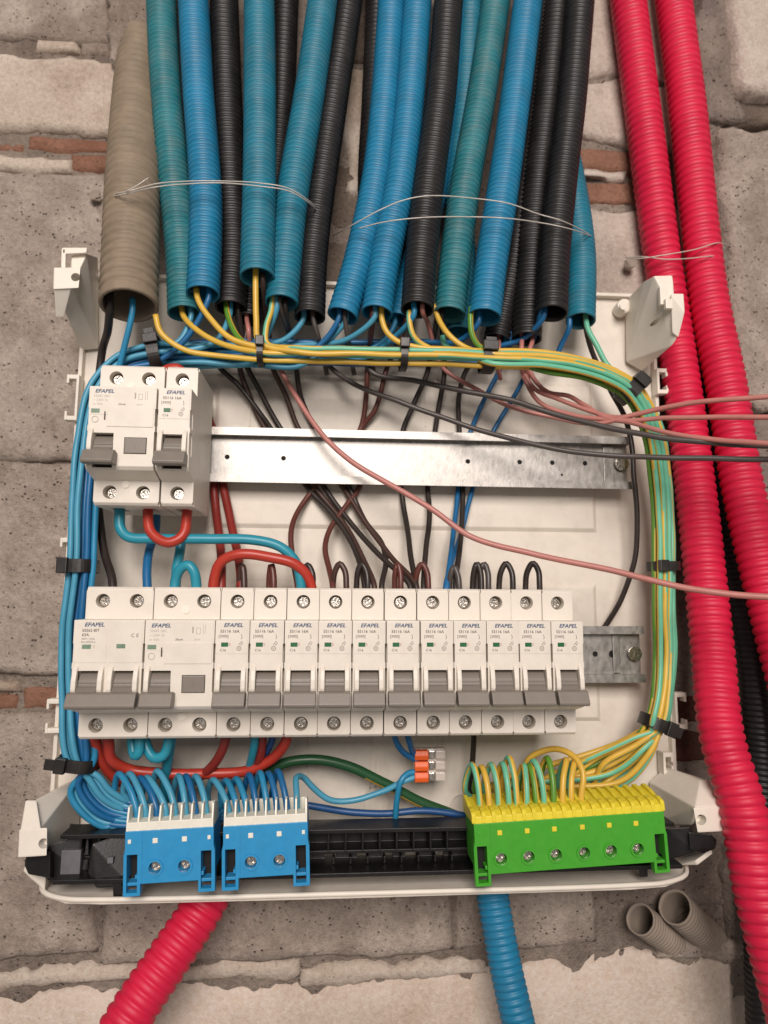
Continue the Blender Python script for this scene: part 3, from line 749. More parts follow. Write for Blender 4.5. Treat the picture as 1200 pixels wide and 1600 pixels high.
def leg_outline(x0, x1, z0, z1, zl, lw):
    return [(x0, zl), (x0 + lw, zl), (x0 + lw, z0), (x1 - lw, z0), (x1 - lw, zl), (x1, zl), (x1, z1 - 12), (x1 - .7, z1 - 9), (x1 - .7, z1), (x0 + .7, z1), (x0 + .7, z1 - 9), (x0, z1 - 12)]
def terminal_block(name, label, cat, group, x0, x1, zt, slope, m, mc, nports, screw_u, dot_m, ribbed):
    """slope: rise of the row along x, the block leans a little like in the photograph"""
    w = x1 - x0
    t = thing(name, label, cat, (x0, -45, zt), group)
    F = 45.0; z0, zl = zt - 26.0, zt - 31.8; lw = 8.6
    def cutter():
        c = MB()
        for xs in (x0 + 1.7, x1 - lw + 1.4): c.box(xs, xs + 5.4, 36, 60, zl + 1.7, zt - 11.5)
        for u in screw_u: c.cyl((x0 + u * w, -F, zt - 18.4), (0, 1, 0), 3.2, 16, 24)
        return c
    b = cut(MB().plate(leg_outline(x0, x1, z0, zt, zl, lw), 40.5, F, bev=.35), cutter())
    b2 = cut(MB().box(x0 + 1.0, x1 - 1.0, 20, 40.4, zt - 24, zt - .2, bev=.4), cutter())
    b.merge(b2.bm)
    b.build('housing', m, t)
    for xs in (x0 + 1.8, x1 - lw + 1.5):
        MB().box(xs, xs + 5.2, 37, 43.6, zl + 4.6, zl + 6.2, bev=.3).box(xs + (4 if xs < x0 + 5 else 0), xs + (5.2 if xs < x0 + 5 else 1.2), 38, 44.4, zl + 8, zl + 10, bev=.3).build('spring_latch', m, t)
        MB().box(xs, xs + 5.2, 35, 37.4, zl + 1.8, zt - 11.6).build('pocket_shade', 'recess_shade' if m == 'block_blue' else 'recess_shade', t)  # dark slab on the pocket floor, the recess shade as colour
    for u in screw_u:
        x = x0 + u * w
        MB().ring((x, -F, zt - 18.4), (0, 1, 0), 3.1, 4.2, 1.4).build('screw_collar', m, t)
        put('clamp_screw', SCREW, 'steel', t, (x - x0, random.uniform(2.2, 3.6), -18.4), random.uniform(0, 3))
        MB().box(x - 1.3, x + 1.3, F - .3, F + .5, zt - 6.4, zt - 3.9, bev=.3).build('marker', dot_m, t)
    for xs in (x0 + 3.0, x1 - 3.0): MB().box(xs - .8, xs + .8, F - .3, F + .35, zt - 6, zt - 4, bev=.2).build('marker', dot_m if not ribbed else m, t)
    MB().box(x0 + lw + .6, x0 + lw + 1.0, F - .2, F + .25, z0 + .5, zt - .6, bev=.05).build('moulded_rib', m, t)
    p = w / nports if ribbed else (w - 3.0) / nports
    if not ribbed:
        b = MB().box(x0 + 1.6, x1 - 1.6, 35, 44.6, zt - .4, zt + 4.2, bev=.3).box(x0 + 1.6, x1 - 1.6, 26, 28, zt - .4, zt + 8, bev=.3)
        for k in range(nports + 1):
            x = x0 + 1.5 + k * p
            b.prism([(44.8, zt - .4), (44.0, zt + 4.6), (41.5, zt + 11.0), (38, zt + 11.4), (28, zt + 8.2), (27, zt - .4)], x - .45, x + .45, bev=.12)
        b.build('divider_comb', mc, t)
    else:
        b = MB().prism([(44.6, zt - .5), (44.2, zt + 3.4), (40, zt + 5.2), (20.5, zt + 7.2), (20.5, zt - .5)], x0 + .6, x1 - .6, bev=.4)
        for k in range(nports + 1):
            x = x0 + .9 + (w - 1.8) * k / nports
            b.prism([(44.9, zt + .2), (44.7, zt + 4.4), (43.6, zt + 5.6), (40, zt + 6.6), (36, zt + 6.4), (31, zt + 7.8), (26, zt + 8.6), (22, zt + 8.9), (20.6, zt + 8.0), (20.6, zt - .4)], x - 1.15, x + 1.15, bev=.5)
        b.build('divider_comb', mc, t)
    t.rotation_euler = (0, -slope, 0)
    return t
GB = 'snap-in terminal blocks'
terminal_block('neutral_terminal_block', 'bright blue terminal block with cream comb nearer the red bottom conduit', 'terminal block', GB, 25.4, 71.8, -86.2, .036, 'block_blue', 'cream', 8, (.345, .665), 'cream', False)
terminal_block('neutral_terminal_block', 'bright blue terminal block with cream comb next to the empty stretch of bar', 'terminal block', GB, 75.2, 120.6, -84.6, .036, 'block_blue', 'cream', 8, (.33, .655), 'cream', False)
terminal_block('earth_terminal_block', 'long green terminal block with ribbed yellow top and six screws', 'terminal block', GB, 208.0, 315.5, -86.0, .045, 'block_green', 'block_yellow', 19, (.135, .275, .415, .56, .70, .84), 'block_yellow', True)

# lever connector
wc = thing('lever_connector', 'small three-way splice connector with orange levers and clear body', 'connector', W(672, 1222, 8))
a = W(648, 1172, 12); e2 = W(697, 1223, 12)
MB().box(a.x, e2.x, 3, 8.5, e2.z, a.z, bev=.8).build('clear_body', 'clear', wc)
hh = (a.z - e2.z) / 3
for k in range(3):
    z1 = a.z - hh * k - .25
    MB().prism([(7, z1 - hh + .5), (12.2, z1 - hh + .6), (13, z1 - hh / 2), (12.2, z1 - .1), (7, z1)], a.x, a.x + 8.2, bev=.5).build('lever', 'orange', wc)
    MB().box(a.x + 8.6, a.x + 12.2, 7, 10.6, z1 - hh + 1.2, z1 - .6, bev=.5).build('contact_window', 'steel', wc)
    MB().box(a.x + 12.6, e2.x, 7, 10.8, z1 - hh + .9, z1 - .3, bev=.8).build('test_slot', 'clear', wc)

# ================================================================== CONDUITS
GT = 'conduits entering the box from above'
R16 = 10.0
def c_top(pts, m, label, r=R16, pitch=3.7, dep=.085): conduit(pts, r, pitch, m, label, GT, depth=dep)
def layer(pts, d0, d1):
    """spread depth d0 (top) to d1 (cut end) along the trace"""
    y0, y1 = pts[0][1], pts[-1][1]
    return [(x, y, d0 + (d1 - d0) * max(0, (y - y0) / (y1 - y0)) ** 1.05) for x, y in pts]
conduit([(240, -40, -52), (228, 40, -40), (216, 130, -20), (207, 280, 14), (203, 400, 29), (201, 478, 36)], 16.6, 6.4, 'conduit_grey', 'thick beige-grey corrugated conduit, the widest of all, beside the blue-green ones', None, depth=.075)
c_top(layer([(250, -80), (252, 0), (258, 120), (270, 260), (284, 400), (288, 490)], -8, 20), 'conduit_sea', 'dusty sea-green corrugated conduit touching the thick beige-grey one')
c_top(layer([(296, -80), (302, 0), (309, 130), (321, 300), (320, 400), (317, 460)], 2, 30), 'conduit_blue', 'bright blue corrugated conduit beside the dusty sea-green one')
c_top(layer([(346, -80), (350, 0), (355, 150), (362, 300), (365, 400), (361, 482)], -8, 14), 'conduit_black', 'black corrugated conduit squeezed between a bright blue and a teal one')
c_top(layer([(404, -80), (405, 0), (406, 150), (405, 300), (403, 380), (402, 434)], 4, 38), 'conduit_teal', 'teal corrugated conduit cut shortest, one thick yellow wire leaving it', r=10.3)
c_top(layer([(452, -80), (447, 0), (440, 150), (424, 320), (402, 430), (389, 500)], -16, 4), 'conduit_black', 'black corrugated conduit crossing behind two teal ones', r=9)
c_top(layer([(514, -80), (504, 0), (483, 150), (458, 300), (447, 400), (440, 474)], 2, 30), 'conduit_teal', 'teal corrugated conduit leaning over the black ones, next to the bare stone gap', r=10)
c_top(layer([(556, -80), (546, 0), (523, 150), (501, 300), (489, 400), (484, 496)], -8, 22), 'conduit_black', 'black corrugated conduit along the edge of the bare stone gap', r=9.6)
c_top(layer([(592, -80), (590, 0), (584, 150), (578, 280), (582, 400), (596, 470)], -17, -2), 'conduit_black', 'black corrugated conduit mostly hidden behind the first blue pair', r=8.5)
c_top(layer([(616, -80), (612, 0), (602, 150), (588, 280), (560, 410), (535, 494)], -4, 24), 'conduit_blue', 'blue corrugated conduit bending sharply towards the bare stone gap', r=9.8)
c_top(layer([(660, -80), (653, 0), (641, 150), (626, 280), (603, 400), (589, 490)], 2, 30), 'conduit_blue', 'blue corrugated conduit between the bent blue and a charcoal one', r=9.8)
c_top(layer([(720, -80), (712, 0), (700, 150), (672, 330), (641, 430), (623, 500)], -17, 8), 'conduit_blue', 'blue corrugated conduit whose small mouth peeps out under a charcoal one', r=8.6)
c_top(layer([(708, -80), (701, 0), (689, 150), (671, 280), (658, 400), (652, 484)], 4, 36), 'conduit_black', 'charcoal corrugated conduit lying on top of its blue neighbours', r=10.1)
c_top(layer([(742, -80), (736, 0), (728, 150), (716, 300), (722, 400), (716, 520)], -17, 6), 'conduit_teal', 'dark teal corrugated conduit behind the pale sea-green one', r=9)
c_top(layer([(786, -80), (775, 0), (752, 150), (727, 290), (712, 400), (702, 492)], -2, 24), 'conduit_sea', 'pale sea-green translucent corrugated conduit beside the charcoal one', r=10.2)
c_top(layer([(836, -80), (825, 0), (806, 150), (785, 300), (768, 410), (757, 496)], 4, 34), 'conduit_blue', 'blue corrugated conduit lying over the dark ones, a green-yellow wire in its mouth', r=10.3)
c_top(layer([(862, -80), (855, 0), (842, 150), (818, 320), (797, 440), (776, 532)], -17, 6), 'conduit_black', 'black corrugated conduit reaching lowest, tucked behind the blue one', r=9)
c_top(layer([(880, -80), (871, 0), (856, 150), (838, 300), (828, 420), (823, 530)], -10, 14), 'conduit_black', 'black corrugated conduit with two pale pink wires in its mouth', r=9.8)
c_top(layer([(914, -80), (907, 0), (894, 150), (876, 300), (866, 400), (862, 490)], 2, 32), 'conduit_black', 'outermost charcoal corrugated conduit beside the brick and plaster patch', r=10)
c_top(layer([(868, 150), (884, 240), (899, 320), (908, 400), (907, 502)], -17, 16), 'conduit_teal', 'short teal corrugated conduit at the outer end of the row', r=9.4)
GRD = 'red conduits running past the box'
conduit([(972, -90, -14), (982, 0, -13), (1008, 200, -12), (1031, 375, -13), (1050, 500, -14), (1068, 620, -10), (1090, 790, 0), (1112, 1000, 16), (1128, 1150, 32), (1160, 1260, 42), (1186, 1400, 50), (1218, 1520, 56), (1262, 1680, 60)], 12.6, 5.6, 'conduit_red', 'red corrugated conduit running closest past the side of the box', GRD, open_end=False, depth=.085)
conduit([(1040, -90, -10), (1052, 0, -10), (1075, 180, -9), (1092, 340, -8), (1108, 470, -6), (1136, 610, 0), (1158, 750, 8), (1192, 900, 18), (1222, 1020, 26), (1262, 1160, 36), (1320, 1340, 44)], 12.9, 5.6, 'conduit_red', 'red corrugated conduit running against the projecting masonry', GRD, open_end=False, depth=.085)
conduit([(1105, 600, -24), (1128, 780, -18), (1160, 930, -8), (1181, 1060, -2), (1190, 1200, -4), (1188, 1380, -8), (1190, 1520, -10), (1196, 1700, -10)], 10, 3.6, 'conduit_black', 'black corrugated conduit showing between the two long red ones', None, open_end=False, depth=.085)
conduit([(352, 1350, -8), (312, 1425, 6), (262, 1500, 18), (208, 1580, 28), (150, 1680, 36)], 12.6, 5.4, 'conduit_red', 'single red corrugated conduit leaving below the box at a slant', None, open_end=False, depth=.085)
conduit([(756, 1300, -4), (770, 1400, 2), (786, 1490, 8), (808, 1590, 14), (834, 1700, 18)], 9.6, 3.7, 'conduit_blue', 'single blue corrugated conduit leaving straight down below the box', None, open_end=False, depth=.085)
GS = 'grey conduit stubs in the wall'
block((1020, 1478, 1110, 1512), 'mortar_lump', 'concrete', d=-24, amp=2.5, edge=5, rnd=9, res=2)
block((1096, 1470, 1176, 1510), 'mortar_lump', 'concrete', d=-25, amp=2.5, edge=5, rnd=9, res=2)
conduit([(1092, 1500, -46), (1050, 1472, -34), (1000, 1436, -14)], 9.4, 3.4, 'conduit_stub', 'shorter open grey conduit stub poking from the masonry below the box', GS, depth=.1)
conduit([(1142, 1494, -50), (1104, 1462, -36), (1054, 1417, -14)], 10.6, 3.4, 'conduit_stub', 'larger open grey conduit stub with torn rim, beside the red conduit', GS, depth=.1)

# ================================================================== WIRES
def lerp(a, b, t): return a + (b - a) * t
def along(line, x0, x1, off, dd, jitter=0.0, seed=0):
    """points on a bundle centreline (px, py, d) from index x0 to x1, displaced across it"""
    out = []
    for i in range(x0, x1 + 1):
        p = line[i]; a = line[max(0, i - 1)]; q = line[min(len(line) - 1, i + 1)]
        tx, ty = q[0] - a[0], q[1] - a[1]; l = math.hypot(tx, ty)
        nx, ny = ty / l, -tx / l
        o = off + jitter * noise.noise((seed, i * .7, 0)); 
        out.append((p[0] + nx * o, p[1] + ny * o, p[2] + dd + jitter * .4 * noise.noise((seed, i * .7, 5))))
    return out
# ---- neutral bundle: mouths -> over the top -> down the left side -> blue terminal blocks
BL = [(860, 552, 12), (760, 552, 12), (660, 553, 12), (560, 553, 12), (470, 552, 12), (390, 552, 12), (310, 553, 12), (245, 557, 13), (192, 573, 14), (158, 612, 15), (140, 690, 15), (131, 780, 15), (127, 885, 15), (117, 985, 15), (116, 1085, 15), (128, 1190, 16)]
apex = [(186, 1209), (202, 1209), (219, 1216), (230, 1215), (246, 1205), (279, 1213), (291, 1213), (306, 1213), (334, 1219), (354, 1220), (369, 1217), (389, 1211), (406, 1207), (419, 1208), (434, 1205)]
port = [(214, 1275), (228, 1273), (245, 1273), (259, 1272), (274, 1272), (291, 1272), (306, 1272), (322, 1272), (357, 1271), (371, 1270), (386, 1270), (401, 1269), (417, 1268), (433, 1267), (449, 1267)]
mouths = [(207, 480, 34), (298, 492, 20), (326, 462, 30), (360, 484, 14), (432, 476, 30), (474, 494, 20), (530, 492, 24), (540, 494, 22), (585, 490, 30), (617, 500, 8), (646, 486, 36), (748, 498, 32), (790, 530, 6), (850, 488, 30), (890, 505, 16)]
tone = ['w_blue', 'w_sky', 'w_deep', 'w_sky', 'w_sky', 'w_sky', 'w_deep', 'w_sky', 'w_sky', 'w_blue', 'w_blue', 'w_deep', 'w_blue', 'w_deep', 'w_deep']
offs = [-19, 19, -8, 8, -14, 14, -2, -19, 12, 3, -9, 18, -4, 9, -15]
dds = [6, 6, 8, 8, 2, 2, 3, -3, -2, -3, -3, -4, -8, -8, -8]
def join_index(x):
    for i, p in enumerate(BL):
        if p[0] < x - 26: return i
    return 8
for k in range(15):
    mx, my, md = mouths[k]
    j = join_index(mx)
    P = [(mx, my - 14, md), (mx, my + 6, md)]
    q = BL[j]
    if j < 8: P.append((lerp(mx, q[0], .38), lerp(my + 6, q[1], .62), lerp(md, q[2] + dds[k], .6)))
    P += along(BL, j, 15, -offs[k], dds[k], 2.2, k * 3.1)
    # fan round the lower corner, behind the block, up and over into the port
    r = (offs[k] + 19) / 38.0            # 0 outermost
    ax, ay = apex[k]; hx, hy = port[k]
    dl = 6 + dds[k] * .5
    P += [(lerp(110, 152, r), lerp(1236, 1212, r), 15 + dds[k] * .7), (lerp(134, 172, r), lerp(1276, 1236, r), 14 + dds[k] * .5),
          (lerp(172, 200, r), lerp(1292, 1252, r), 13)]
    if ax > 215: P += [(lerp(230, ax - 16, .5), lerp(1284, 1262, r), 10), (ax - 12, 1262, 11)]
    P += [(ax - 9, 1238, 14), (ax, ay, 24), (lerp(ax, hx, .62), lerp(ay, hy, .40), 32), (hx, hy - 6, 35.5), (hx, hy + 5, 35)]
    wire(P, 1.75, tone[k], 'bundled blue wire ending in the %s port of the blue block %s' % (ORD[k % 8], 'beside the bundle' if k < 8 else 'by the bar'), 'bundled blue neutral wires')
# short neutral tail to the lever connector, lone blue wires
wire([(464, 1274, 35), (464, 1262, 35), (464, 1240, 32), (463, 1216, 24), (472, 1214, 16), (490, 1232, 12), (516, 1249, 10), (555, 1250, 9), (600, 1236, 9), (632, 1220, 10), (652, 1213, 9)], 1.75, 'w_sky', 'pale blue wire sagging from the blue block to the orange connector')
wire([(652, 1206, 9), (638, 1208, 10), (626, 1220, 12), (621, 1245, 10), (618, 1276, 6), (618, 1300, 0)], 1.75, 'w_blue', 'blue wire dropping from the orange connector behind the black bar')
wire([(614, 1140, 25), (620, 1160, 20), (632, 1177, 14), (652, 1189, 9)], 1.75, 'w_deep', 'blue wire curving from under the breakers to the connector, lower of two')
wire([(634, 1140, 24), (640, 1160, 18), (645, 1174, 12), (654, 1182, 9)], 1.75, 'w_deep', 'blue wire curving from under the breakers to the connector, upper of two')
wire([(440, 1250, 4), (484, 1259, 4), (540, 1268, 3), (600, 1271, 3), (670, 1267, 3), (728, 1275, 3), (790, 1290, 3)], 2.0, 'w_navy', 'dark blue wire lying level just above the black bar')
wire([(400, 1208, 2), (430, 1198, 4), (462, 1189, 5), (500, 1188, 5), (548, 1199, 4), (600, 1224, 2), (655, 1252, 0), (712, 1274, -2), (770, 1300, -4)], 3.0, ['w_dgreen', 'w_gold'], 'thick dark green and yellow earth wire crossing behind the connector', stripe=(set((2, 3)), 0.03, 0))

# ---- earth bundle: mouths -> along the top -> down the right side -> green terminal block
YL = [(300, 548, 30), (355, 550, 31), (408, 552, 31), (470, 554, 31), (550, 556, 31), (630, 557, 31), (700, 559, 31), (765, 562, 31), (850, 566, 31), (915, 577, 30), (958, 593, 28), (985, 611, 26), (1006, 642, 22), (1021, 685, 18), (1030, 745, 14), (1035, 820, 12), (1036, 885, 12), (1036, 960, 12), (1038, 1020, 12), (1034, 1080, 14), (1024, 1130, 16)]
E_starts = [ # pre-join trace, joining index, colours, offset, dd
    ([(243, 492, 34), (252, 520, 34), (285, 545, 33), (340, 556, 32)], 2, 'yg', 10, 2),
    ([(283, 476, 20), (287, 494, 22), (312, 519, 28), (350, 538, 31)], 2, 'y', -1, 5),
    ([(306, 450, 30), (310, 470, 31), (328, 497, 32), (360, 528, 34)], 2, 'y', -9, 4),
    ([(350, 455, 14), (353, 478, 15), (360, 505, 20), (378, 533, 26)], 2, 'g', -2, -4),
    ([(399, 415, 38), (399, 450, 38), (400, 500, 37), (406, 535, 36)], 3, 'y', -3, 8),
    ([(427, 462, 30), (424, 485, 30), (416, 512, 31), (418, 538, 31)], 3, 'ym', -10, 6),
    ([(596, 478, 30), (597, 498, 30), (606, 520, 30), (630, 538, 30)], 6, 'y', -14, 3),
    ([(640, 486, 34), (640, 505, 34), (647, 527, 33), (668, 543, 32)], 6, 'ym', -6, 2),
    ([(678, 476, 24), (684, 497, 25), (700, 522, 28), (728, 543, 30)], 7, 'y', -10, 7),
    ([(692, 518, 8), (692, 530, 12), (700, 542, 20), (724, 548, 26)], 7, 'm', 5, 8),
    ([(737, 480, 34), (735, 502, 34), (738, 525, 33), (752, 544, 32)], 8, 'g', 13, 3),
    ([(914, 488, 16), (918, 512, 18), (932, 538, 20), (954, 576, 21)], 11, 'm', -15, 2)]
E_ap = [(737, 1195), (752, 1199), (767, 1194), (785, 1194), (795, 1184), (818, 1196), (827, 1197), (834, 1190), (855, 1185), (884, 1188), (897, 1190), (895, 1180)]
E_port = [(750, 1262), (764, 1262), (779, 1262), (795, 1262), (808, 1261), (823, 1260), (838, 1260), (850, 1259), (865, 1259), (879, 1258), (892, 1258), (907, 1258)]
order = [9, 0, 11, 1, 7, 5, 3, 2, 10, 6, 8, 4]     # which wire ends in which port
port_of = {w: i for i, w in enumerate(order)}
COL = {'y': (['w_yellow', 'w_mint'], {3, 4, 5, 6}), 'yg': (['w_yellow', 'w_green'], {2, 3, 4, 5}), 'g': (['w_green', 'w_yellow'], {3, 4, 8, 9}),
       'ym': (['w_yellow', 'w_mint'], {0, 1, 2, 7, 8}), 'm': (['w_mint', 'w_yellow'], {3, 4, 5, 9})}
for k, (pre, j, cl, off, dd) in enumerate(E_starts):
    P = list(pre) + along(YL, j, 20, -off, dd, 1.8, 50 + k * 2.3)
    i = port_of[k]; ax, ay = E_ap[i]; hx, hy = E_port[i]
    t = i / 11.0
    f_ = (k * 5 % 12) / 11.0
    P += [(lerp(985, 1016, f_), lerp(1152, 1180, f_), 10 + 10 * ((k * 7) % 3) / 2), (lerp(925, 972, f_), lerp(1176, 1226, f_), 4 + 10 * ((k * 7) % 3) / 2)]
    if i == 11: P += [(930, 1232, 8), (880, 1236, 7), (822, 1215, 10), (826, 1186, 12), (866, 1170, 18), (896, 1182, 26), (911, 1208, 32), (909, 1240, 34)]
    else:
        P += [(ax + 26, 1228 - 6 * math.sin(i * 1.7), 5), (ax + 2, 1246, 8), (ax - 10, 1236, 12), (ax - 7, ay + 14, 18), (ax + 1, ay, 25), (lerp(ax, hx, .7), lerp(ay, hy, .36), 31), (hx, hy - 8, 34)]
    P += [(hx, hy + 4, 34)]
    m, mask = COL[cl]
    wire(P, 1.75, m, 'striped yellow-green earth wire ending in the %s occupied port of the green block' % (ORD + ['eleventh', 'last'])[i], 'bundled earth wires', stripe=(mask, random.uniform(-.04, .04), random.choice((-1, 0, 0, 1))))

# ---- phase conductors that dive behind the upper rail
def chain(up, mid, low, r, m, label, mouth, group=None):
    P = [(mouth[0], mouth[1] - 12, mouth[2]), mouth]
    P.append((lerp(mouth[0], up[0][0], .6), lerp(mouth[1], up[0][1], .6), 2))
    n = len(up)
    for i, (x, y) in enumerate(up): P.append((x, y, lerp(-3, -12.5, i / max(1, n - 1))))
    P.append((mid[0], mid[1], -13))
    n = len(low)
    for i, (x, y) in enumerate(low): P.append((x, y, lerp(-12.5, 24, (i / (n - 1)) ** 1.4)))
    P.append((low[-1][0] + 1, low[-1][1] + 18, 26))
    wire(P, r, m, label, group)
GK = 'phase wires passing behind the upper rail'
chain([(340, 568), (375, 605), (410, 650), (425, 672)], (450, 715), [(478, 758), (520, 805), (555, 860), (570, 915)], 1.75, 'w_black', 'black wire slanting furthest, starting beside the upper breakers', (357, 484, 14), GK)
chain([(375, 572), (390, 620), (415, 672)], (455, 720), [(490, 760), (535, 815), (562, 862), (584, 915)], 1.75, 'w_dbrown', 'dark brown wire slanting alongside the first black one', (388, 500, 4), GK)
chain([(385, 568), (405, 610), (440, 672)], (475, 715), [(506, 760), (546, 815), (588, 862), (640, 915)], 1.75, 'w_black', 'black wire running on the long slant in the middle of the crossing group', (372, 484, 12), GK)
chain([(425, 570), (445, 615), (468, 672)], (505, 720), [(535, 760), (568, 812), (608, 866), (650, 915)], 1.75, 'w_dbrown', 'dark wire lying over the others on the long slant', (411, 440, 36), GK)
chain([(462, 572), (470, 620), (493, 672)], (520, 720), [(545, 760), (570, 815), (596, 848), (603, 880), (596, 915)], 1.75, 'w_black', 'black wire with a hooked lower end above the breakers', (446, 480, 28), GK)
chain([(575, 565), (572, 620), (562, 672)], (530, 715), [(494, 758), (466, 798), (455, 832), (459, 880), (465, 915)], 1.75, 'w_brown', 'brown wire swinging back under the rail towards the red jumpers', (581, 490, 28), GK)
chain([(605, 575), (586, 640), (565, 672)], (566, 715), [(562, 758), (541, 790), (516, 826), (508, 855), (515, 890), (520, 915)], 1.75, 'w_brown', 'brown wire crossing in front of the slanted black group', (634, 504, 12), GK)
chain([(668, 580), (648, 628), (630, 672)], (626, 715), [(626, 758), (635, 815), (640, 858), (650, 915)], 1.75, 'w_black', 'black wire hanging nearly straight beside a brown loop', (684, 492, 24), GK)
chain([(695, 580), (687, 628), (680, 672)], (673, 715), [(668, 758), (671, 800), (666, 855), (662, 915)], 1.75, 'w_black', 'black wire hanging straight, second of a close pair', (690, 494, 22), GK)
chain([(728, 580), (717, 622), (718, 675)], (720, 715), [(723, 758), (721, 830), (712, 915)], 1.75, 'w_black', 'black wire hanging between two blue ones', (770, 530, 6), GK)
chain([(778, 583), (752, 635), (735, 675)], (722, 715), [(716, 758), (709, 830), (699, 915)], 1.6, 'w_deep', 'blue wire hanging straight behind a black one to the lower breakers', (800, 530, 8), GK)
chain([(818, 590), (796, 632), (770, 675)], (752, 715), [(740, 758), (716, 848), (696, 915)], 1.6, 'w_deep', 'blue wire crossing over the black one on its way down', (845, 488, 30), GK)
for x, y, d_, tx in ((436, 474, 30, 454), (489, 496, 22, 505), (539, 496, 24, 548), (582, 492, 30, 578)):
    wire([(x, y - 12, d_), (x, y, d_), (lerp(x, tx, .5), y + 30, 18), (tx, y + 62, -2), (tx + 6, y + 90, -8)], 1.6, 'w_char' if x != 582 else 'w_brown', {436: 'short charcoal wire leaving the leaning teal conduit', 489: 'short charcoal wire leaving the black conduit by the stone gap', 539: 'short charcoal wire leaving the sharply bent blue conduit', 582: 'short brown wire leaving the blue conduit beside the bent one'}[x], 'dark wires diving behind the bundles')
for x, y, d_, tx in ((386, 498, 8, 391), (660, 486, 36, 676), (816, 528, 14, 815), (832, 530, 14, 822), (780, 530, 6, 778)):
    wire([(x, y - 12, d_), (x, y, d_), (lerp(x, tx, .5), y + 18, 18), (tx, y + 45, 10), (tx + 4, y + 62, 2)], 1.5, 'w_pink', {386: 'short pink wire below the short-cut teal conduit', 660: 'short pink wire leaving the charcoal conduit on top of the blue ones', 816: 'first pale pink wire in the black conduit mouth, next to a blue wire', 832: 'second pale pink wire in the black conduit mouth, beside the first', 780: 'short pink wire leaving the lowest-reaching black conduit'}[x], 'pink wires leaving the conduits')
wire([(170, 455, 34), (172, 480, 34), (169, 510, 22), (160, 548, 4), (150, 640, 0), (151, 740, 2), (156, 815, 5), (163, 862, 10), (175, 905, 22), (177, 925, 25)], 2.4, 'w_black', 'thick black wire from the beige-grey conduit running down behind the upper breakers')
wire([(912, 485, 16), (915, 510, 12), (926, 552, 4), (952, 606, 2), (975, 650, 4), (988, 700, 7), (990, 745, 7), (996, 810, 4), (990, 880, 0), (970, 938, -6), (946, 978, -12), (925, 1005, -14)], 1.7, 'w_black', 'black wire hanging on its own past the rail ends on the plain panel')
wire([(741, 1138, 10), (740, 1165, 4), (737, 1205, 0), (733, 1250, -4)], 1.7, 'w_black', 'short black wire between the lower breakers and the green block')
# ---- pink and charcoal wires led out to the side, hanging in front
wire([(430, 545, 6), (440, 580, 4), (468, 628, 6), (500, 675, 10), (545, 718, 14), (600, 752, 18), (670, 792, 24), (735, 838, 30), (830, 865, 40), (950, 890, 56), (1080, 920, 76), (1210, 933, 95), (1330, 930, 110)], 1.7, 'w_pink', 'long pink wire sagging across the whole panel in front of everything')
GP = 'pink wires led out past the red conduits'
wire([(815, 560, 8), (822, 588, 6), (838, 610, 8), (872, 624, 14), (925, 643, 24), (968, 652, 34), (1040, 636, 52), (1110, 626, 68), (1210, 619, 88), (1330, 612, 108)], 1.5, 'w_pink', 'pink wire rising over the red conduits, highest of its trio', GP)
wire([(822, 560, 7), (832, 588, 6), (856, 612, 8), (888, 619, 12), (915, 634, 20), (955, 655, 32), (1040, 653, 52), (1120, 652, 70), (1210, 652, 90), (1330, 654, 110)], 1.5, 'w_pink', 'kinked pink wire running level over the red conduits', GP)
wire([(812, 560, 6), (820, 590, 5), (842, 628, 9), (892, 648, 18), (940, 655, 28), (985, 660, 40), (1050, 678, 60), (1130, 688, 78), (1210, 694, 96), (1330, 706, 116)], 1.5, 'w_pink', 'pink wire sinking towards the charcoal wires, lowest of its trio', GP)
wire([(684, 560, 4), (694, 577, 2), (740, 606, 6), (800, 636, 12), (866, 652, 18), (930, 662, 28), (990, 648, 40), (1060, 634, 55)], 1.4, 'w_pink', 'thin pink wire joining the trio from further along the bundle')
wire([(492, 545, 0), (512, 570, -2), (550, 598, 2), (620, 626, 8), (700, 655, 14), (780, 681, 22), (870, 702, 34), (960, 712, 46), (1090, 716, 66), (1210, 717, 86), (1330, 716, 104)], 1.6, 'w_char', 'charcoal wire sagging across the upper rail, lower of two')
wire([(566, 560, 0), (584, 583, -1), (650, 595, 6), (725, 611, 12), (800, 626, 20), (870, 648, 30), (950, 668, 44), (1050, 686, 62), (1210, 697, 88), (1330, 702, 106)], 1.7, 'w_char', 'charcoal wire leading out over the red conduits, upper of two')
# ---- jumper loops on top of the lower breakers
GJ = 'wire loops above the lower breakers'
LOOPL = ['black wire loop above the third narrow lower breaker', 'dark wire loop above the fourth narrow lower breaker', 'black wire loop above the fifth narrow lower breaker',
         'narrow brown wire loop above the sixth narrow lower breaker', 'round brown wire loop above the seventh narrow lower breaker', 'charcoal wire loop beside the blue wires entering the lower breakers',
         'black wire loop of a close pair above the ninth narrow lower breaker', 'charcoal wire loop of a close pair above the ninth narrow lower breaker', 'black wire loop standing alone above the tenth narrow lower breaker',
         'black wire loop above the last gap of the lower breakers', 'tight upright brown loop above the second narrow lower breaker', 'tight dark loop under the thick red jumper']
def loop(x0, x1, top, m, lean=0, d=22, r=1.75, grp=GJ, label=None):
    label = label or LOOPL.pop(0)
    mx = (x0 + x1) / 2 + lean
    wire([(x0, 935, d), (x0, 915, d), (x0 + (mx - x0) * .25, top + 13, d + 2), (mx, top, d + 3), (x1 - (x1 - mx) * .2, top + 12, d + 4), (x1, 915, d + 5), (x1, 935, d + 5)], r, m, label, grp, step=1.2)
loop(471, 489, 883, 'w_black'); loop(521, 541, 880, 'w_dbrown'); loop(557, 574, 881, 'w_black'); loop(617, 626, 882, 'w_brown'); loop(649, 669, 882, 'w_brown')
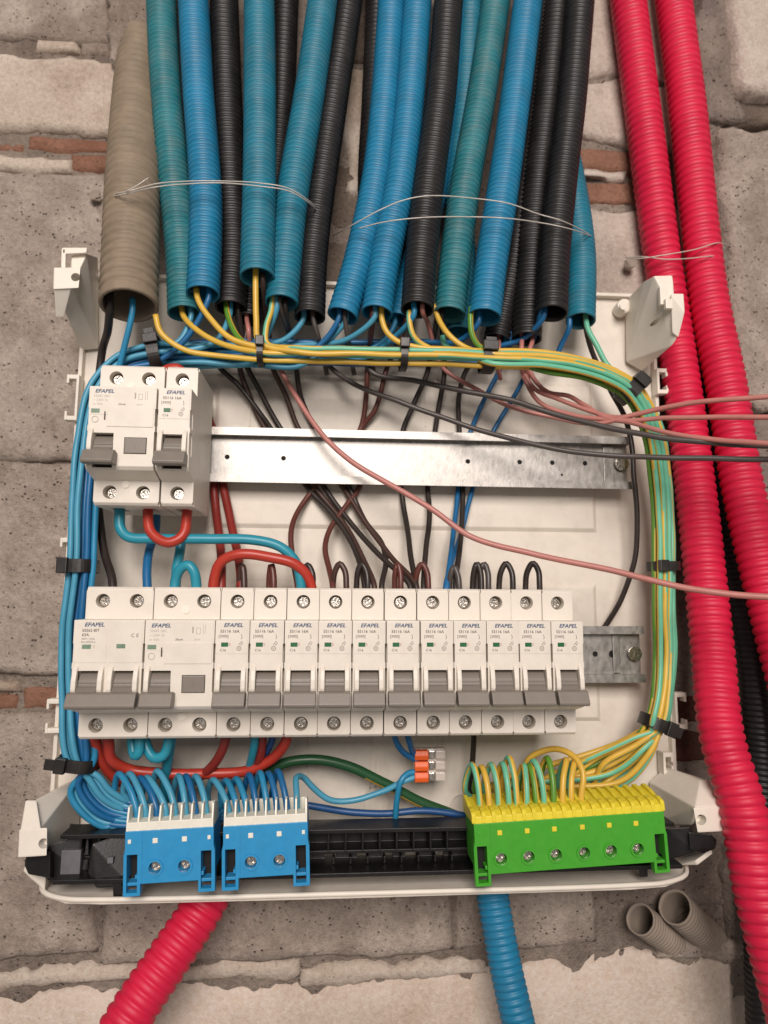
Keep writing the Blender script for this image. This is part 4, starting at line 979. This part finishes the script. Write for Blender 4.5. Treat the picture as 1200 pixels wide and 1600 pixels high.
loop(702, 717, 886, 'w_char'); loop(738, 752, 881, 'w_black'); loop(746, 763, 882, 'w_char', 2); loop(780, 801, 880, 'w_black'); loop(821, 843, 880, 'w_black')
loop(421, 427, 883, 'w_brown', r=2); loop(374, 381, 884, 'w_dbrown', r=2)
# ---- thick supply conductors
wire([(187, 775, 26), (187, 800, 27), (188, 826, 28), (200, 839, 29), (240, 842, 29), (320, 842, 29), (395, 844, 29), (438, 855, 29), (462, 878, 28), (470, 912, 27), (471, 930, 26)], 2.9, 'w_teal', 'thick teal wire running level from the upper device to the lower breakers')
wire([(232, 775, 27), (232, 803, 28), (236, 832, 31), (262, 847, 33), (286, 836, 32), (292, 805, 29), (292, 775, 28)], 2.9, 'w_red', 'thick red U-shaped jumper hanging under the upper breakers')
wire([(251, 598, 24), (254, 582, 25), (268, 575, 26), (282, 577, 26), (287, 598, 25)], 2.8, 'w_red', 'red jumper just peeping over the top of the upper breakers')
wire([(245, 800, 4), (243, 832, 8), (233, 862, 14), (230, 890, 20), (231, 925, 25)], 2.5, 'w_deep', 'short dark blue wire behind the red jumper entering the main switch')
wire([(284, 835, 12), (281, 862, 14), (276, 890, 18), (274, 925, 24)], 2.9, 'w_teal', 'thick upright teal wire entering the two-pole device')
wire([(273, 935, 28), (275, 905, 28), (283, 888, 30), (294, 883, 31), (302, 892, 31), (306, 912, 30), (306, 935, 28)], 2.9, 'w_teal', 'small teal loop arching over the two-pole device')
wire([(333, 935, 26), (335, 905, 27), (345, 878, 30), (372, 866, 32), (420, 870, 32), (458, 880, 31), (478, 897, 29), (486, 915, 27), (488, 935, 26)], 3.0, 'w_red', 'thick red jumper arching across the first two narrow breakers')
wire([(318, 600, -8), (326, 660, -12), (332, 715, -13), (334, 758, -12), (338, 800, -8), (344, 850, 4), (346, 900, 20), (346, 930, 24)], 2.7, 'w_dred', 'thick dark red wire dropping behind the upper rail, straighter of two')
wire([(312, 610, -8), (332, 672, -12), (344, 715, -13), (349, 758, -12), (358, 800, -6), (368, 850, 6), (376, 895, 20), (377, 925, 24)], 2.7, 'w_dred', 'thick dark red wire dropping behind the upper rail, slanting to the first narrow breaker')
# below the lower row
GU = 'thick wires under the lower breakers'
wire([(168, 1135, 26), (170, 1160, 24), (174, 1186, 20), (200, 1202, 14), (250, 1208, 12), (320, 1209, 11), (385, 1204, 12), (425, 1186, 16), (446, 1160, 22), (450, 1138, 25)], 3.0, 'w_red', 'thick red wire swinging in a long low curve under the lower breakers', GU)
wire([(146, 1135, 26), (150, 1160, 22), (158, 1186, 16), (176, 1212, 8), (200, 1228, 2)], 2.9, 'w_red', 'thick red wire turning down beside the blue bundle', GU)
wire([(355, 1135, 26), (352, 1160, 24), (340, 1186, 18), (322, 1206, 12), (296, 1226, 6)], 2.7, 'w_dred', 'dark red wire slanting down to the long low red curve', GU)
wire([(410, 1135, 24), (410, 1160, 20), (404, 1190, 14), (392, 1212, 8)], 2.5, 'w_dred', 'short dark red wire behind the end of the long red curve', GU)
wire([(205, 1135, 26), (206, 1160, 26), (210, 1180, 28), (216, 1178, 30), (219, 1158, 30), (219, 1135, 28)], 2.8, 'w_teal', 'tight teal loop hanging under the main switch', GU)
wire([(226, 1135, 26), (228, 1162, 26), (240, 1183, 28), (256, 1180, 29), (264, 1160, 29), (264, 1135, 28)], 2.8, 'w_teal', 'wider teal loop hanging between the main switch and the two-pole device', GU)
wire([(270, 1135, 26), (267, 1160, 24), (262, 1190, 18), (259, 1222, 10), (258, 1260, 4)], 2.9, 'w_teal', 'upright thick teal wire going down behind the blue loops', GU)
wire([(400, 1135, 24), (398, 1160, 22), (392, 1188, 14), (386, 1212, 6)], 2.4, 'w_teal', 'short teal wire behind the end of the red curve', GU)
wire([(430, 1135, 22), (424, 1160, 18), (410, 1186, 10), (398, 1208, 4)], 2.0, 'w_navy', 'short navy wire beside the end of the red curve', GU)

# ================================================================== CABLE TIES
def tie(px, py, d, ang, hw, hd, label, width=4.2, head=1, tail=6):
    """band round a bundle; ang = direction of the bundle in the picture plane (deg from +x, up positive), hw/hd half sizes across and in depth (mm)"""
    c = W(px, py, d); a = math.radians(ang)
    ax = Vector((math.cos(a), 0, math.sin(a))); cr = Vector((-math.sin(a), 0, math.cos(a))); dp = Vector((0, -1, 0))
    t = thing('cable_tie', label, 'cable tie', tuple(c), 'black cable ties')
    b = MB(); bm = b.bm; n = 36; rings = []
    for k in range(n):
        an = 2 * math.pi * k / n; ca, sa = math.cos(an), math.sin(an)
        e = .72
        u = math.copysign(abs(ca) ** e, ca) * hw; v = math.copysign(abs(sa) ** e, sa) * hd
        nrm = Vector((ca * hd, sa * hw)).normalized()
        ring = []
        for (w_, o_) in ((-width / 2, 0), (width / 2, 0), (width / 2, 1.0), (-width / 2, 1.0)):
            ring.append(bm.verts.new(c + cr * (u + nrm.x * o_) + dp * (v + nrm.y * o_) + ax * w_))
        rings.append(ring)
    for k in range(n):
        A, B = rings[k], rings[(k + 1) % n]
        for q in range(4): bm.faces.new((A[q], A[(q + 1) % 4], B[(q + 1) % 4], B[q]))
    bmesh.ops.recalc_face_normals(bm, faces=bm.faces[:])
    b.build('strap', 'tie_black', t)
    hc = c + cr * (hw * .62 * head) + dp * (hd + 1.4)
    pts = [hc + ax * (sx * (width / 2 + .7)) + cr * (sy * 2.9) + dp * (sz * 1.9) for sx in (-1, 1) for sy in (-1, 1) for sz in (-1, 1)]
    MB().hull(pts, bev=.5).build('head', 'tie_black', t)
    if tail:
        q0 = hc - cr * (2.2 * -head); 
        pts = [q0 + ax * (sx * width * .42) + cr * (head * sy) + dp * (sz * .5 + .6) for sx in (-1, 1) for sy in (0, tail) for sz in (-1, 1)]
        MB().hull(pts, bev=.2).build('tail', 'tie_black', t)
tie(246, 556, 14, 12, 9.5, 12.5, 'black cable tie where the blue bundle turns down above the upper breakers', 7.0, 1, 4)
tie(126, 885, 15, 90, 8.6, 11.5, 'black cable tie round the blue bundle between the two rows', 7.5, 1, 0)
tie(125, 1190, 16, 82, 9.5, 11.5, 'black cable tie round the blue bundle just above the blue loops', 6.8, 1, 6)
tie(408, 552, 31, 0, 6.6, 8, 'thin black cable tie gathering the first yellow wires', 3.6, 1, 0)
tie(630, 557, 31, 0, 7.4, 9, 'thin black cable tie halfway along the top earth bundle', 4.2, 1, 0)
tie(761, 561, 30, -2, 7.4, 9, 'wide black cable tie with a cut tail on the top earth bundle', 7.6, 1, 3)
tie(984, 610, 26, -42, 7.4, 9.5, 'black cable tie on the bend of the earth bundle under the corner post', 8.6, 1, 2)
tie(1036, 885, 12, 90, 8.0, 9.5, 'black cable tie round the upright earth bundle opposite the lower rail gap', 5.6, 1, 0)
tie(1024, 1130, 16, 68, 8.0, 9.5, 'black cable tie where the earth wires fan out above the green block', 7.2, -1, 4)

# ================================================================== STRINGS AND WALL SCREWS
def string(pts, label, r=.38):
    Q = P3([(x, y, d + (17 if d > 9 else 0)) for x, y, d in pts]); R = spline(Q, 2.5)
    o = link('nylon_string', tube_mesh(R, r, 7, Q[0], 'nylon_string'), 'nylon', None, Q[0]); tag(o, label, 'string', 'clear strings tying the conduits')
s1 = [(150, 308, -20), (170, 304, 10), (200, 299, 28), (245, 287, 24), (300, 283, 27), (350, 283, 27), (405, 286, 30), (450, 294, 28), (480, 312, 18), (510, 340, -4)]
string(s1, 'clear string wrapped across the first group of conduits, upper strand'); string([(x, y + 5 - (i % 3), d + .8) for i, (x, y, d) in enumerate(s1)], 'clear string wrapped across the first group of conduits, lower strand')
string([(196, 300, 30), (214, 290, 32), (232, 278, 32)], 'loose clear string end sticking up over the beige-grey conduit')
string([(520, 368, -8), (550, 352, 18), (590, 330, 28), (630, 313, 28), (670, 306, 30), (740, 310, 26), (795, 318, 28), (840, 334, 24), (875, 344, 24), (925, 368, 8)], 'clear string over the second group of conduits, arching strand')
string([(560, 357, 18), (600, 347, 28), (660, 340, 31), (740, 339, 26), (790, 341, 30), (850, 349, 22), (880, 355, 24), (928, 370, 8)], 'clear string over the second group of conduits, flatter strand')
string([(978, 402, -20), (1000, 404, -4), (1040, 398, 3), (1085, 390, 6), (1118, 380, 6), (1140, 384, -10)], 'clear string round the red conduits, upper strand')
string([(978, 403, -20), (1004, 401, -4), (1040, 405, 3), (1075, 404, 6), (1112, 400, 6), (1136, 404, -10)], 'clear string round the red conduits, lower strand')
def wscrew(px, py, label):
    c = W(px, py, -22); t = thing('wall_screw', label, 'screw', tuple(c), 'wall screws holding the strings')
    b = MB().cyl(c, (-.2, -1, .15), 4.2, 1.6, 20, bev=.4)
    k = MB().box(c.x - 2.2, c.x + 2.2, 18, 26, c.z - .5, c.z + .5); k.box(c.x - .5, c.x + .5, 17.5, 26.5, c.z - 2.2, c.z + 2.2)
    kk = MB(); kk.box(c.x - 2.2, c.x + 2.2, 20, 30, c.z - .5, c.z + .5)
    b.build('head', 'conduit_stub', t)
    MB().box(c.x - 2.2, c.x + 2.2, 23.0, 23.3, c.z - .4, c.z + .4).box(c.x - .4, c.x + .4, 23.0, 23.25, c.z - 2.2, c.z + 2.2).build('cross_slot', 'recess_shade', t) if False else None
    MB().cyl(c + Vector((1.2, 7, -1)), (-.2, -1, .15), 1.8, 14, 12).build('shank', 'steel', t)
wscrew(148, 305, 'dull wall screw beside the beige-grey conduit holding a string')
wscrew(984, 412, 'dull wall screw beside the red conduits holding a string')
